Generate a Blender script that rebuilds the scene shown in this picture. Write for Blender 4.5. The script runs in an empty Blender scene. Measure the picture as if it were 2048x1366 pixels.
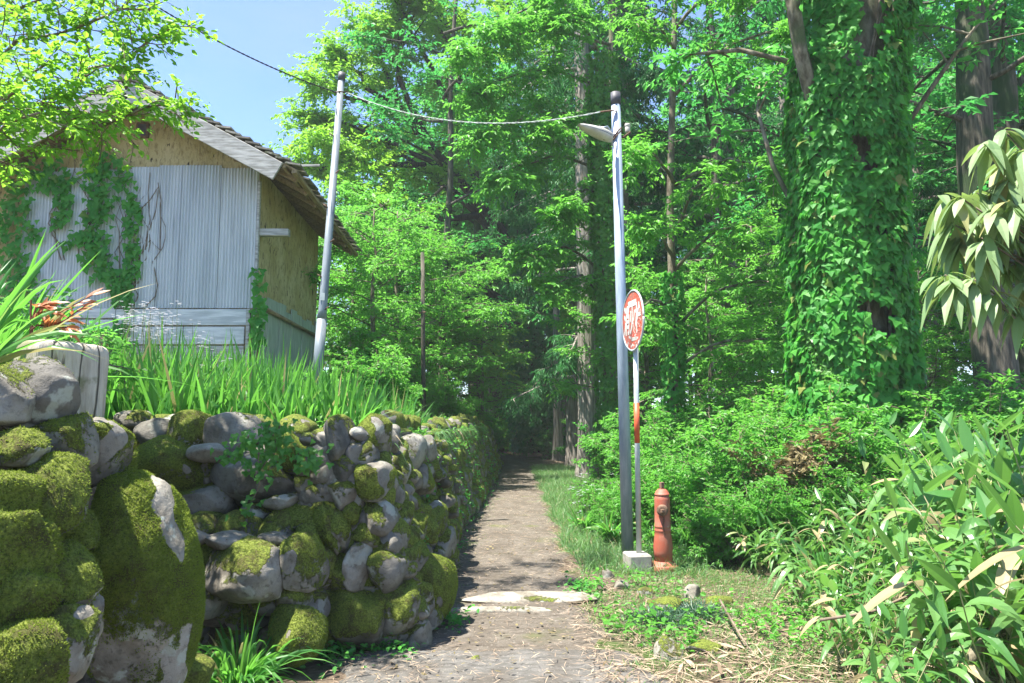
import bpy, math, random
import numpy as np
from mathutils import Vector, Matrix

# ------------------------------------------------------------------ camera, sky, sun, exposure
SC = bpy.context.scene
COL = SC.collection
F = 1480.0; CX, CY = 1024.0, 683.0; PITCH = math.atan(157.0 / F); H = 1.3
cam_d = bpy.data.cameras.new('camera'); cam = bpy.data.objects.new('camera', cam_d); COL.objects.link(cam)
cam.location = (0, 0, H); cam.rotation_euler = (math.pi / 2 + PITCH, 0, 0)
cam_d.sensor_width = 36.0; cam_d.lens = F / 2048.0 * 36.0; cam_d.clip_start = 0.05; cam_d.clip_end = 3000
SC.camera = cam
SUN = Vector((-0.34, -0.12, 0.93)).normalized()
EL = math.asin(SUN.z); AZ = math.atan2(SUN.x, SUN.y)
w = bpy.data.worlds.new('World'); SC.world = w; w.use_nodes = True
wn = w.node_tree; wn.nodes.clear()
sky = wn.nodes.new('ShaderNodeTexSky'); sky.sky_type = 'NISHITA'; sky.sun_disc = False
sky.sun_elevation = EL; sky.sun_rotation = AZ; sky.altitude = 300; sky.air_density = 1.0; sky.dust_density = 0.4; sky.ozone_density = 1.6
bg = wn.nodes.new('ShaderNodeBackground'); bg.inputs[1].default_value = 0.084
out = wn.nodes.new('ShaderNodeOutputWorld')
# thin high cloud: procedural, part of the sky itself
tc = wn.nodes.new('ShaderNodeTexCoord'); mp = wn.nodes.new('ShaderNodeMapping'); mp.inputs['Scale'].default_value = (1.2, 1.2, 3.5)
cn = wn.nodes.new('ShaderNodeTexNoise'); cn.inputs['Scale'].default_value = 1.6; cn.inputs['Detail'].default_value = 6
cr = wn.nodes.new('ShaderNodeMapRange'); cr.inputs[1].default_value = 0.46; cr.inputs[2].default_value = 0.78; cr.inputs[3].default_value = 0.0; cr.inputs[4].default_value = 0.55
mx = wn.nodes.new('ShaderNodeMix'); mx.data_type = 'RGBA'; mx.inputs[7].default_value = (1.7, 2.2, 2.75, 1)
wn.links.new(tc.outputs['Generated'], mp.inputs[0]); wn.links.new(mp.outputs[0], cn.inputs['Vector'])
wn.links.new(cn.outputs[0], cr.inputs[0]); wn.links.new(cr.outputs[0], mx.inputs[0]); tn = wn.nodes.new('ShaderNodeMix'); tn.data_type = 'RGBA'; tn.blend_type = 'MULTIPLY'; tn.inputs[0].default_value = 1.0; tn.inputs[7].default_value = (.70, .80, .98, 1); wn.links.new(sky.outputs[0], tn.inputs[6]); wn.links.new(tn.outputs[2], mx.inputs[6])
wn.links.new(mx.outputs[2], bg.inputs[0]); wn.links.new(bg.outputs[0], out.inputs[0])
sl = bpy.data.lights.new('sun', 'SUN'); sl.energy = 4.2; sl.angle = math.radians(0.55); sl.color = (1.0, 0.95, 0.86)
so = bpy.data.objects.new('sun', sl); COL.objects.link(so); so.rotation_euler = SUN.to_track_quat('Z', 'Y').to_euler()
SC.view_settings.view_transform = 'Standard'; SC.view_settings.look = 'None'; SC.view_settings.gamma = 1.0
SC.view_settings.use_curve_mapping = False; SC.view_settings.exposure = 2.08
SC.cycles.max_bounces = 10; SC.cycles.diffuse_bounces = 8; SC.cycles.transmission_bounces = 5; SC.cycles.glossy_bounces = 2
SC.cycles.use_denoising = True; SC.cycles.sample_clamp_indirect = 6

# ------------------------------------------------------------------ helpers
def at(px, py, y):
    v = (CY - py) / F; s = (px - CX) / F
    dy = math.cos(PITCH) - v * math.sin(PITCH); dz = math.sin(PITCH) + v * math.cos(PITCH)
    t = y / dy
    return np.array([s * t, y, H + dz * t])
def V3(*a): return np.array(a, float)
def nrm(a): return a / np.maximum(np.linalg.norm(a, axis=-1, keepdims=True), 1e-9)
R = np.random.default_rng(7)
def fbm(P, scale, seed=0, octs=4):
    g = np.random.default_rng(1000 + seed); out = np.zeros(len(P)); amp = 1.0
    for o in range(octs):
        for k in range(3):
            d = g.normal(size=3); d /= np.linalg.norm(d)
            out += amp * np.sin(P @ d * scale * g.uniform(.8, 1.5) + g.uniform(0, 6.28) + 1.5 * np.sin(P @ np.roll(d, 1) * scale * .7 + g.uniform(0, 6)))
        scale *= 2.1; amp *= 0.5
    return out / 4.0

class MB:
    """collects vertices and polygon arrays, links them as one mesh object"""
    def __init__(s): s.v = []; s.f = []; s.r = []; s.n = 0
    def add(s, v, faces, rnd=None):
        v = np.asarray(v, float).reshape(-1, 3)
        if not isinstance(faces, list): faces = [faces]
        tot = 0
        for fa in faces:
            fa = np.asarray(fa, np.int64)
            if fa.size == 0: continue
            s.f.append(fa + s.n); tot += len(fa)
            s.r.append(np.full(len(fa), R.random()) if rnd is None else np.asarray(rnd, float))
        s.v.append(v); s.n += len(v); return s
    def box(s, c, size, rot=0.0, tilt=None, bev=0.0):
        x, y, z = [q / 2 for q in size]
        b = min(bev, min(x, y, z) * .6)
        if b > 0:
            vs = []
            for sx in (-1, 1):
                for sy in (-1, 1):
                    for sz in (-1, 1):
                        vs += [(sx * x, sy * (y - b), sz * (z - b)), (sx * (x - b), sy * y, sz * (z - b)), (sx * (x - b), sy * (y - b), sz * z)]
            vs = np.array(vs); I = lambda a, b_, c_, k: ((a * 2 + b_) * 2 + c_) * 3 + k
            q = []; t = []
            for a in (0, 1):
                q.append([I(a, 0, 0, 0), I(a, 1, 0, 0), I(a, 1, 1, 0), I(a, 0, 1, 0)])
                q.append([I(0, a, 0, 1), I(1, a, 0, 1), I(1, a, 1, 1), I(0, a, 1, 1)])
                q.append([I(0, 0, a, 2), I(1, 0, a, 2), I(1, 1, a, 2), I(0, 1, a, 2)])
                for b_ in (0, 1):
                    q.append([I(a, b_, 0, 0), I(a, b_, 1, 0), I(a, b_, 1, 1), I(a, b_, 0, 1)])
                    q.append([I(a, 0, b_, 0), I(a, 1, b_, 0), I(a, 1, b_, 2), I(a, 0, b_, 2)])
                    q.append([I(0, a, b_, 1), I(1, a, b_, 1), I(1, a, b_, 2), I(0, a, b_, 2)])
                    for c_ in (0, 1): t.append([I(a, b_, c_, 0), I(a, b_, c_, 1), I(a, b_, c_, 2)])
            fc = [np.array(q), np.array(t)]
        else:
            vs = np.array([(a * x, b_ * y, c_ * z) for a in (-1, 1) for b_ in (-1, 1) for c_ in (-1, 1)])
            fc = [np.array([[0, 1, 3, 2], [4, 6, 7, 5], [0, 4, 5, 1], [2, 3, 7, 6], [0, 2, 6, 4], [1, 5, 7, 3]])]
        if tilt is not None: vs = vs @ np.array(tilt).T
        cr_, sr = math.cos(rot), math.sin(rot)
        vs = vs @ np.array([[cr_, -sr, 0], [sr, cr_, 0], [0, 0, 1]]).T + np.array(c)
        return s.add(vs, fc)
    def beam(s, a, b, w_, h_, bev=0.004, up=(0, 0, 1)):
        a = np.array(a, float); b = np.array(b, float); X = nrm(b - a); Y = nrm(np.cross(np.array(up, float), X)); Z = np.cross(X, Y)
        return s.box((a + b) / 2, (np.linalg.norm(b - a), w_, h_), 0, np.column_stack([X, Y, Z]), bev)
    def tube(s, pts, rad, sides=6, cap=True, bump=0.0):
        pts = np.asarray(pts, float); n = len(pts); rad = np.broadcast_to(np.asarray(rad, float), (n,))
        T = nrm(np.gradient(pts, axis=0)); ref = V3(0, 0, 1) if abs(T[0][2]) < .8 else V3(1, 0, 0)
        A = nrm(np.cross(T, ref)); B = np.cross(T, A)
        th = np.linspace(0, 2 * math.pi, sides, endpoint=False)
        rr = rad[:, None] * np.ones(sides)[None]
        if bump: rr = rr * (1 + bump * R.normal(size=rr.shape))
        v = pts[:, None] + rr[..., None] * (A[:, None] * np.cos(th)[None, :, None] + B[:, None] * np.sin(th)[None, :, None])
        i = np.arange(n - 1)[:, None] * sides; j = np.arange(sides)[None]; k = (j + 1) % sides
        q = np.stack([i + j, i + k, i + sides + k, i + sides + j], -1).reshape(-1, 4)
        fc = [q]
        if cap: fc += [np.array([list(range(sides))[::-1]]), np.array([[(n - 1) * sides + m for m in range(sides)]])]
        return s.add(v.reshape(-1, 3), fc)
    def lathe(s, prof, c=(0, 0, 0), sides=24, tilt=None):
        prof = np.array(prof, float); th = np.linspace(0, 2 * math.pi, sides, endpoint=False); n = len(prof)
        v = np.stack([prof[:, 0][:, None] * np.cos(th), prof[:, 0][:, None] * np.sin(th), prof[:, 1][:, None] * np.ones(sides)], -1).reshape(-1, 3)
        if tilt is not None: v = v @ np.array(tilt).T
        i = np.arange(n - 1)[:, None] * sides; j = np.arange(sides)[None]; k = (j + 1) % sides
        q = np.stack([i + j, i + k, i + sides + k, i + sides + j], -1).reshape(-1, 4)
        return s.add(v + np.array(c), [q, np.array([list(range(sides))[::-1]]), np.array([[(n - 1) * sides + m for m in range(sides)]])])
    def build(s, name, mat, parent=None, smooth=False, loc=None):
        me = bpy.data.meshes.new(name)
        v = np.concatenate(s.v)
        if loc is not None: v = v - np.array(loc)
        me.vertices.add(len(v)); me.vertices.foreach_set('co', v.astype(np.float32).ravel())
        loops = np.concatenate([a.ravel() for a in s.f]); tot = np.concatenate([np.full(len(a), a.shape[1]) for a in s.f])
        st = np.concatenate([[0], np.cumsum(tot)[:-1]])
        me.loops.add(len(loops)); me.loops.foreach_set('vertex_index', loops.astype(np.int32))
        me.polygons.add(len(tot)); me.polygons.foreach_set('loop_start', st.astype(np.int32)); me.polygons.foreach_set('loop_total', tot.astype(np.int32))
        me.update(calc_edges=True)
        me.polygons.foreach_set('use_smooth', np.full(len(tot), smooth))
        at_ = me.attributes.new('rnd', 'FLOAT', 'FACE'); at_.data.foreach_set('value', np.concatenate(s.r).astype(np.float32))
        me.materials.append(mat)
        o = bpy.data.objects.new(name, me); COL.objects.link(o)
        if loc is not None: o.location = loc
        if parent is not None:
            o.parent = parent
            if loc is None: o.matrix_parent_inverse = Matrix.Translation(-Vector(parent.location))
            else: o.location = Vector(loc) - Vector(parent.location)
        return o
def tag(o, label=None, cat=None, group=None, kind=None):
    if label: o['label'] = label
    if cat: o['category'] = cat
    if group: o['group'] = group
    if kind: o['kind'] = kind
    return o
def thing(name, loc, label, cat, group=None):
    o = bpy.data.objects.new(name, None); COL.objects.link(o); o.location = [float(q) for q in loc]; o.empty_display_size = .1
    return tag(o, label, cat, group, 'thing')
def copy_tree(o, parent=None):
    c = o.copy(); COL.objects.link(c); c.parent = parent
    for ch in list(o.children): copy_tree(ch, c)
    return c

# ---- node material helper
class NM:
    def __init__(s, name):
        s.m = bpy.data.materials.new(name); s.m.use_nodes = True; s.t = s.m.node_tree; s.t.nodes.clear()
        s.out = s.t.nodes.new('ShaderNodeOutputMaterial')
    def n(s, ty, **kw):
        x = s.t.nodes.new('ShaderNode' + ty)
        for k, v in kw.items():
            if k.startswith('i_'):
                key = k[2:]; key = int(key) if key.isdigit() else key.replace('_', ' ')
                x.inputs[key].default_value = v
            else: setattr(x, k, v)
        return x
    def l(s, a, b): s.t.links.new(a, b)
    def coord(s, scale=(1, 1, 1), kind='Object'):
        c = s.n('TexCoord'); m = s.n('Mapping'); m.inputs['Scale'].default_value = scale; s.l(c.outputs[kind], m.inputs[0]); return m.outputs[0]
    def noise(s, vec, scale, detail=4, rough=.55):
        x = s.n('TexNoise'); x.inputs['Scale'].default_value = scale; x.inputs['Detail'].default_value = detail; x.inputs['Roughness'].default_value = rough
        if vec is not None: s.l(vec, x.inputs['Vector'])
        return x.outputs[0]
    def rng(s, v, a, b, c=0.0, d=1.0):
        x = s.n('MapRange'); x.interpolation_type = 'SMOOTHSTEP'
        for i, q in zip((1, 2, 3, 4), (a, b, c, d)): x.inputs[i].default_value = q
        s.l(v, x.inputs[0]); return x.outputs[0]
    def mix(s, f, a, b, mode='MIX'):
        x = s.n('Mix', data_type='RGBA', blend_type=mode)
        for i, q in ((0, f), (6, a), (7, b)):
            if isinstance(q, bpy.types.NodeSocket): s.l(q, x.inputs[i])
            elif i == 0: x.inputs[0].default_value = q
            else: x.inputs[i].default_value = (*q, 1) if len(q) == 3 else q
        return x.outputs[2]
    def math(s, op, a, b=None):
        x = s.n('Math', operation=op)
        for i, q in enumerate((a, b)):
            if q is None: continue
            if isinstance(q, bpy.types.NodeSocket): s.l(q, x.inputs[i])
            else: x.inputs[i].default_value = q
        return x.outputs[0]
    def pbr(s, col, rough=.7, metal=0.0, bump=None, bstr=.3, bdist=.01, spec=.5):
        p = s.n('BsdfPrincipled')
        for k, q in (('Base Color', col), ('Roughness', rough), ('Metallic', metal), ('Specular IOR Level', spec)):
            if isinstance(q, bpy.types.NodeSocket): s.l(q, p.inputs[k])
            else: p.inputs[k].default_value = (*q, 1) if k == 'Base Color' else q
        if bump is not None:
            b = s.n('Bump'); b.inputs['Strength'].default_value = bstr; b.inputs['Distance'].default_value = bdist
            s.l(bump, b.inputs['Height']); s.l(b.outputs[0], p.inputs['Normal'])
        return p
    def done(s, p): s.l(p.outputs[0], s.out.inputs[0]); return s.m

def leaf_mat(name, a, b, tr, tfac=.4, rough=.45, dry=None, dryf=0.0, spec=.5, patch=.5):
    m = NM(name); at_ = m.n('Attribute', attribute_name='rnd'); r = at_.outputs['Fac']
    c = m.mix(r, a, b)
    t = m.mix(m.noise(m.coord(), patch, 2), tr, [q * .72 for q in tr])
    if dry is not None:
        x = m.rng(m.math('FRACT', m.math('MULTIPLY', r, 7.31)), 1 - dryf - .02, 1 - dryf + .02)
        c = m.mix(x, c, dry); t = m.mix(x, t, [q * .8 for q in dry])
    p = m.pbr(c, rough, spec=spec)
    tl = m.n('BsdfTranslucent'); m.l(t, tl.inputs[0])
    ms = m.n('MixShader'); ms.inputs[0].default_value = tfac; m.l(p.outputs[0], ms.inputs[1]); m.l(tl.outputs[0], ms.inputs[2])
    return m.done(ms)
def bark_mat(name, a, b, moss=None, mossf=.5, stretch=(14, 14, 1.6)):
    m = NM(name); v = m.coord(stretch); f = m.noise(v, 1.6, 6, .65); big = m.noise(m.coord(), 1.1, 3)
    c = m.mix(m.rng(f, .35, .68), a, b)
    if moss is not None: c = m.mix(m.rng(big, mossf, mossf + .12), c, moss)
    return m.done(m.pbr(c, .9, bump=f, bstr=1.0, bdist=.025, spec=.2))
def simple_mat(name, a, b, scale=6, rough=.7, metal=0, bstr=.2, bdist=.004, stretch=(1, 1, 1), spec=.4):
    m = NM(name); f = m.noise(m.coord(stretch), scale, 6, .6)
    return m.done(m.pbr(m.mix(m.rng(f, .3, .7), a, b), rough, metal, f, bstr, bdist, spec))

M = {}
M['leaf_bright'] = leaf_mat('leaf_bright', (.070, .25, .036), (.13, .35, .052), (.24, .66, .08), .50, spec=.4)
M['leaf_mid'] = leaf_mat('leaf_mid', (.052, .24, .050), (.10, .32, .055), (.17, .62, .10), .50, spec=.35)
M['leaf_dark'] = leaf_mat('leaf_dark', (.036, .18, .048), (.065, .25, .055), (.10, .50, .10), .45, spec=.35)
M['leaf_lime'] = leaf_mat('leaf_lime', (.10, .26, .025), (.17, .34, .032), (.36, .72, .06), .54, spec=.35)
M['needle'] = leaf_mat('needle', (.036, .15, .052), (.065, .22, .065), (.09, .38, .09), .38, .6, spec=.3)
M['ivy'] = leaf_mat('ivy', (.035, .21, .030), (.095, .33, .045), (.15, .62, .06), .42, .5, spec=.22, dry=(.22, .26, .06), dryf=.03)
M['ivy_small'] = leaf_mat('ivy_small', (.050, .20, .032), (.12, .30, .045), (.20, .54, .06), .42, .40, spec=.35)
M['blade'] = leaf_mat('blade', (.045, .18, .035), (.10, .27, .05), (.20, .56, .07), .50, .40, (.42, .38, .16), .05, spec=.4)
M['grass_fine'] = leaf_mat('grass_fine', (.08, .20, .07), (.15, .28, .09), (.22, .46, .11), .4, .5, (.42, .34, .20), .06)
M['grass_low'] = leaf_mat('grass_low', (.07, .18, .04), (.12, .24, .06), (.20, .42, .06), .4, .5, (.40, .32, .18), .12)
M['mondo'] = leaf_mat('mondo', (.03, .085, .05), (.06, .14, .07), (.07, .18, .06), .3, .4)
M['sasa'] = leaf_mat('sasa', (.065, .19, .045), (.16, .31, .09), (.22, .50, .08), .40, .33, (.46, .37, .21), .17)
M['rhodo'] = leaf_mat('rhodo', (.17, .28, .11), (.27, .36, .17), (.34, .50, .12), .36, .50, (.36, .36, .14), .10)
M['red_leaf'] = leaf_mat('red_leaf', (.42, .15, .07), (.55, .25, .12), (.75, .30, .10), .42, .45)
M['dead_leaf'] = leaf_mat('dead_leaf', (.14, .11, .045), (.24, .20, .09), (.25, .18, .07), .25, .7)
M['straw'] = leaf_mat('straw', (.20, .135, .09), (.46, .36, .25), (.3, .22, .15), .15, .75)
M['fuzz'] = leaf_mat('moss_fuzz', (.13, .18, .03), (.27, .34, .05), (.32, .42, .06), .35, .85, spec=.1, patch=7)
M['petal'] = leaf_mat('petal', (.62, .58, .70), (.74, .74, .80), (.7, .7, .75), .3, .6)
M['stem'] = simple_mat('stem', (.10, .14, .04), (.20, .22, .09), 9)
M['cane'] = simple_mat('cane', (.18, .24, .07), (.40, .36, .20), 9)
M['redstem'] = simple_mat('redstem', (.12, .04, .03), (.20, .08, .05), 9)
M['twig'] = simple_mat('twig', (.11, .08, .055), (.24, .19, .14), 10, .9)
M['bark_cedar'] = bark_mat('bark_cedar', (.16, .135, .115), (.40, .365, .325), stretch=(22, 22, 1.2))
M['bark_grey'] = bark_mat('bark_grey', (.09, .075, .05), (.26, .23, .17), (.07, .10, .04), .56, (6, 6, 2.5))
M['bark_dark'] = bark_mat('bark_dark', (.055, .050, .040), (.16, .14, .11), (.035, .06, .025), .5)
M['bark_black'] = bark_mat('bark_black', (.022, .020, .016), (.07, .06, .045))
M['wood_grey'] = simple_mat('wood_grey', (.22, .215, .19), (.52, .51, .48), 2.2, .85, 0, .5, .004, (2, 16, 16))
M['wood_brown'] = simple_mat('wood_brown', (.17, .12, .06), (.36, .28, .16), 2.2, .9, 0, .5, .004, (16, 2, 16))
M['wood_green'] = simple_mat('wood_green', (.28, .32, .25), (.44, .49, .40), 2.2, .9, 0, .4, .004, (16, 16, 1.5))
M['wood_white'] = simple_mat('wood_white', (.40, .43, .43), (.66, .68, .67), 2.0, .85, 0, .4, .003, (1.5, 10, 14))
M['log0'] = simple_mat('log_wood', (.13, .11, .08), (.46, .43, .36), 1.6, .9, 0, .9, .010, (14, 14, 2.0))
M['galv'] = simple_mat('galvanised', (.27, .33, .41), (.40, .46, .54), 9, .40, .25, .08, .001, (3, 3, .6))
M['paint_grey'] = simple_mat('paint_grey', (.17, .20, .22), (.27, .30, .32), 5, .45, .15, .1, .001, (3, 3, .7))
M['dark_cap'] = simple_mat('dark_cap', (.05, .05, .06), (.09, .09, .10), 9, .6)
M['white_paint'] = simple_mat('white_paint', (.36, .40, .41), (.50, .53, .53), 7, .45, 0, .05)
M['lamp_white'] = simple_mat('lamp_white', (.34, .32, .28), (.50, .49, .45), 14, .5, 0, .1)
M['red_band'] = simple_mat('red_band', (.60, .09, .035), (.70, .13, .05), 12, .45)
M['black_cable'] = simple_mat('black_cable', (.02, .02, .025), (.04, .04, .05), 12, .5)
M['white_wire'] = simple_mat('white_wire', (.34, .38, .36), (.5, .55, .52), 12, .5)
M['concrete'] = simple_mat('concrete', (.22, .21, .18), (.36, .34, .30), 12, .95, 0, .5, .004)
M['rust'] = simple_mat('rust', (.10, .055, .035), (.24, .15, .10), 18, .85, .2, .4)
M['porcelain'] = simple_mat('porcelain', (.40, .38, .32), (.54, .52, .45), 12, .3)
M['orange'] = simple_mat('orange_cloth', (.7, .09, .03), (.8, .14, .05), 6, .7)

def log_mat():
    m = NM('split_log'); a = m.noise(m.coord((16, 16, 2.2)), 1.3, 6, .7); b = m.noise(m.coord((9, 9, 1.0)), 1.0, 3); g_ = m.noise(m.coord(), 6, 4)
    c = m.mix(m.rng(a, .3, .7), (.30, .26, .20), (.56, .51, .42)); c = m.mix(m.rng(b, .455, .47, 1, 0), c, c); cr_ = m.math('ABSOLUTE', m.math('SUBTRACT', b, .5)); c = m.mix(m.rng(cr_, .0, .016, 1, 0), c, (.05, .04, .028)); c = m.mix(m.rng(g_, .62, .70, 0, .8), c, (.12, .13, .05))
    return m.done(m.pbr(c, .95, bump=m.math('ADD', a, m.math('MULTIPLY', m.rng(cr_, 0, .03), 1.5)), bstr=1, bdist=.012))
M['log'] = log_mat()
def stone_mat():
    m = NM('mossy_stone'); oi = m.n('ObjectInfo'); sp = m.n('SeparateColor'); m.l(oi.outputs['Color'], sp.inputs[0])
    mossA, tone, lich = sp.outputs[0], sp.outputs[1], sp.outputs[2]
    v = m.coord((1, 1, 1), 'Object'); off = m.n('VectorMath', operation='ADD'); sc = m.n('VectorMath', operation='SCALE')
    m.l(oi.outputs['Location'], sc.inputs[0]); sc.inputs['Scale'].default_value = 3.7; m.l(v, off.inputs[0]); m.l(sc.outputs[0], off.inputs[1]); v = off.outputs[0]
    n1 = m.noise(v, 5, 6, .6); n2 = m.noise(v, 38, 5, .7); n3 = m.noise(v, 2.6, 3)
    g1 = m.mix(tone, (.070, .066, .058), (.185, .162, .125)); g2 = m.mix(tone, (.165, .155, .135), (.39, .36, .30))
    c = m.mix(m.rng(n1, .32, .68), g1, g2); c = m.mix(m.rng(n2, .50, .72, 0, .55), c, (.05, .045, .035))
    li = m.math('MULTIPLY', m.rng(m.noise(v, 7.5, 4, .5), .57, .62), lich); c = m.mix(li, c, (.40, .42, .36))
    av = m.n('Attribute', attribute_name='mossv')
    k = m.math('ADD', av.outputs['Fac'], m.math('MULTIPLY', m.math('SUBTRACT', n2, .5), .9)); mf = m.rng(k, -.04, .09)
    mn = m.noise(v, 95, 4, .75); mc = m.mix(m.rng(mn, .3, .7), (.075, .10, .020), (.30, .36, .060)); mc = m.mix(m.rng(m.noise(v, 11, 4, .7), .45, .65, 0, .8), mc, (.085, .070, .030))
    c = m.mix(mf, c, mc)
    hgt = m.math('ADD', m.math('MULTIPLY', mn, m.math('ADD', .15, m.math('MULTIPLY', mf, 1.0))), m.math('ADD', m.math('MULTIPLY', n2, .25), m.math('MULTIPLY', n1, .5)))
    return m.done(m.pbr(c, .92, bump=hgt, bstr=1, bdist=.022, spec=.2))
M['stone'] = stone_mat()
def ground_mat():
    m = NM('ground'); v = m.coord(); a = m.noise(v, 1.3, 5); b = m.noise(v, 14, 6, .7); c3 = m.noise(v, 90, 4, .8)
    c = m.mix(m.rng(b, .3, .7), (.065, .048, .034), (.19, .145, .105)); c = m.mix(m.rng(a, .50, .64), c, (.060, .095, .025))
    c = m.mix(m.rng(c3, .60, .72, 0, .8), c, (.36, .29, .22))
    return m.done(m.pbr(c, .97, bump=m.math('ADD', b, m.math('MULTIPLY', c3, .4)), bstr=1, bdist=.02, spec=.15))
M['ground'] = ground_mat()
def path_mat(name, lo, hi, moss=.6):
    m = NM(name); v = m.coord(); a = m.noise(v, 1.7, 5); b = m.noise(m.coord((1, 2.6, 1)), 9, 6, .7); c3 = m.noise(v, 120, 4, .8); g = m.noise(v, 55, 3)
    c = m.mix(m.rng(b, .35, .65), lo, hi); c = m.mix(m.rng(c3, .5, .7, 0, .6), c, (.10, .085, .07)); c = m.mix(m.rng(g, .60, .70, 0, .8), c, (.30, .27, .235))
    c = m.mix(m.rng(a, moss, moss + .16, 0, .75), c, (.10, .115, .035)); pa = m.noise(m.coord((1, .7, 1)), 3.3, 4); c = m.mix(m.rng(pa, .35, .60, .55, 0), c, (.085, .07, .055))
    return m.done(m.pbr(c, .97, bump=m.math('ADD', b, m.math('MULTIPLY', c3, .5)), bstr=.9, bdist=.012, spec=.15))
M['path'] = path_mat('path', (.095, .08, .064), (.165, .144, .119), .58)
M['lane'] = path_mat('lane', (.10, .096, .088), (.165, .157, .146), .66)
def mud_mat():
    m = NM('mud_plaster'); v = m.coord(); a = m.noise(v, 2.2, 4); b = m.noise(m.coord((14, 14, 5)), 1.3, 6, .75); d = m.noise(m.coord((9, 9, 3.4)), 2.2, 4)
    c = m.mix(m.rng(a, .3, .7), (.44, .35, .15), (.60, .50, .27)); c = m.mix(m.rng(b, .48, .62, 0, .85), c, (.29, .22, .095)); c = m.mix(m.rng(d, .62, .68), c, (.055, .042, .028)); st = m.noise(m.coord((3, 3, 30)), 3, 3); c = m.mix(m.rng(st, .60, .68, 0, .6), c, (.50, .42, .24))
    return m.done(m.pbr(c, .97, bump=m.math('ADD', b, m.math('MULTIPLY', d, -.6)), bstr=1, bdist=.03, spec=.1))
M['mud'] = mud_mat()
def tin_mat():
    m = NM('corrugated_tin'); v = m.coord((6, 1, .5)); a = m.noise(v, 1.4, 5); b = m.noise(m.coord((40, 1, 1.2)), 1, 4); oi = m.n('ObjectInfo')
    c = m.mix(m.rng(a, .3, .7), (.50, .525, .535), (.66, .68, .68)); c = m.mix(m.rng(b, .56, .72, 0, .75), c, (.33, .34, .34)); c = m.mix(m.rng(m.noise(m.coord((9, 1, 3)), 1.2, 5, .7), .66, .74, 0, .6), c, (.32, .24, .17))
    c = m.mix(m.math('MULTIPLY', oi.outputs['Random'], .45), c, (.42, .465, .49))
    return m.done(m.pbr(c, .5, .10, spec=.5))
M['tin'] = tin_mat()
def shingle_mat():
    m = NM('shingle'); at_ = m.n('Attribute', attribute_name='rnd'); v = m.coord((5, 5, 5)); a = m.noise(v, 2, 5)
    c = m.mix(at_.outputs['Fac'], (.13, .115, .095), (.30, .28, .24)); c = m.mix(m.rng(a, .48, .62), c, (.085, .10, .045))
    return m.done(m.pbr(c, .95, bump=a, bstr=.6, bdist=.02))
M['shingle'] = shingle_mat()
def sign_mat():
    m = NM('sign_red'); v = m.coord((1, 1, 1)); a = m.noise(v, 26, 5, .7); b = m.noise(v, 60, 4, .7)
    c = m.mix(m.rng(a, .42, .60), (.58, .085, .045), (.30, .13, .10)); c = m.mix(m.rng(b, .60, .66, 0, .8), c, (.55, .50, .44))
    return m.done(m.pbr(c, .6))
M['sign'] = sign_mat()
def worn_white():
    m = NM('worn_white'); a = m.noise(m.coord(), 70, 4, .7)
    return m.done(m.pbr(m.mix(m.rng(a, .60, .68), (.60, .60, .54), (.36, .18, .14)), .6))
M['worn_white'] = worn_white()
def hyd_mat():
    m = NM('hydrant_red'); v = m.coord(); a = m.noise(v, 9, 5, .65); b = m.noise(m.coord((30, 30, 5)), 1.5, 4)
    c = m.mix(m.rng(a, .35, .65), (.36, .085, .045), (.35, .13, .085)); c = m.mix(m.rng(b, .60, .70, 0, .6), c, (.30, .15, .09)); c = m.mix(m.rng(a, .64, .70), c, (.36, .27, .19))
    return m.done(m.pbr(c, .62, bump=a, bstr=.3, bdist=.003))
M['hydrant'] = hyd_mat()

# ------------------------------------------------------------------ terrain
def ss(a, b, x): t = np.clip((x - a) / (b - a), 0, 1); return t * t * (3 - 2 * t)
WALLTOP = lambda y: 1.17 - .30 * ss(15, 21, y)
def wall_x(y): return -0.93 + .30 * ss(5.5, 20, y)              # x of the top edge of the long wall
def hgt(x, y):
    x = np.asarray(x, float); y = np.asarray(y, float)
    z = .02 * np.sin(x * 2.1 + y) * np.sin(y * 1.3) * ss(1, 2, np.abs(x))
    z = z + .30 * ss(2.0, 5.0, x) + .8 * ss(6, 20, x)
    z = z + .012 * np.maximum(y - 20, 0) + .5 * ss(30, 60, y)
    main = ss(.10, -.10, x - (wall_x(y) - .08)) * ss(4.85, 5.05, y)
    near = ss(.10, -.10, x + 1.88) * ss(3.75, 3.55, y)
    rec = ss(-2.5, -2.7, x)
    ledge = ss(-1.25, -1.4, x) * ss(4.22, 4.36, y) * (1 - ss(4.85, 5.05, y))
    far = ss(20, 24, y); T = WALLTOP(y) + .55 * ss(6, 10, y) * ss(-1.5, -3.5, x)
    t = np.maximum(np.maximum(main * (1 - far * .6) * T, near * 1.40), np.maximum(rec * ss(3.4, 4.9, y) * 1.2, ledge * .60))
    t = np.where(x < -2.6, np.maximum(t, 1.2 * ss(-2.5, -2.7, x)), t)
    t = t * (1 - far * .45)
    return z * (1 - np.clip(t, 0, 1) * .5) + t
def gh(x, y):
    x = np.asarray(x, float); y = np.asarray(y, float); return hgt(x, y) + .012 * fbm(np.stack([x.ravel(), y.ravel(), 0 * x.ravel()], -1), 5, 3).reshape(x.shape)
def axis(lo, hi, d, far_, g=1.22):
    a = list(np.arange(lo, hi, d)); s = d; q = hi
    while q < far_: a.append(q); s *= g; q += s
    a.append(far_); s = d; q = lo - d; pre = []
    while q > -far_: pre.append(q); s *= g; q -= s
    pre.append(-far_); return np.array(pre[::-1] + a)
ax = axis(-6, 6, .075, 400); ay = axis(1.0, 14, .085, 400)
X, Y = np.meshgrid(ax, ay, indexing='ij'); Z = hgt(X, Y)
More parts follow.
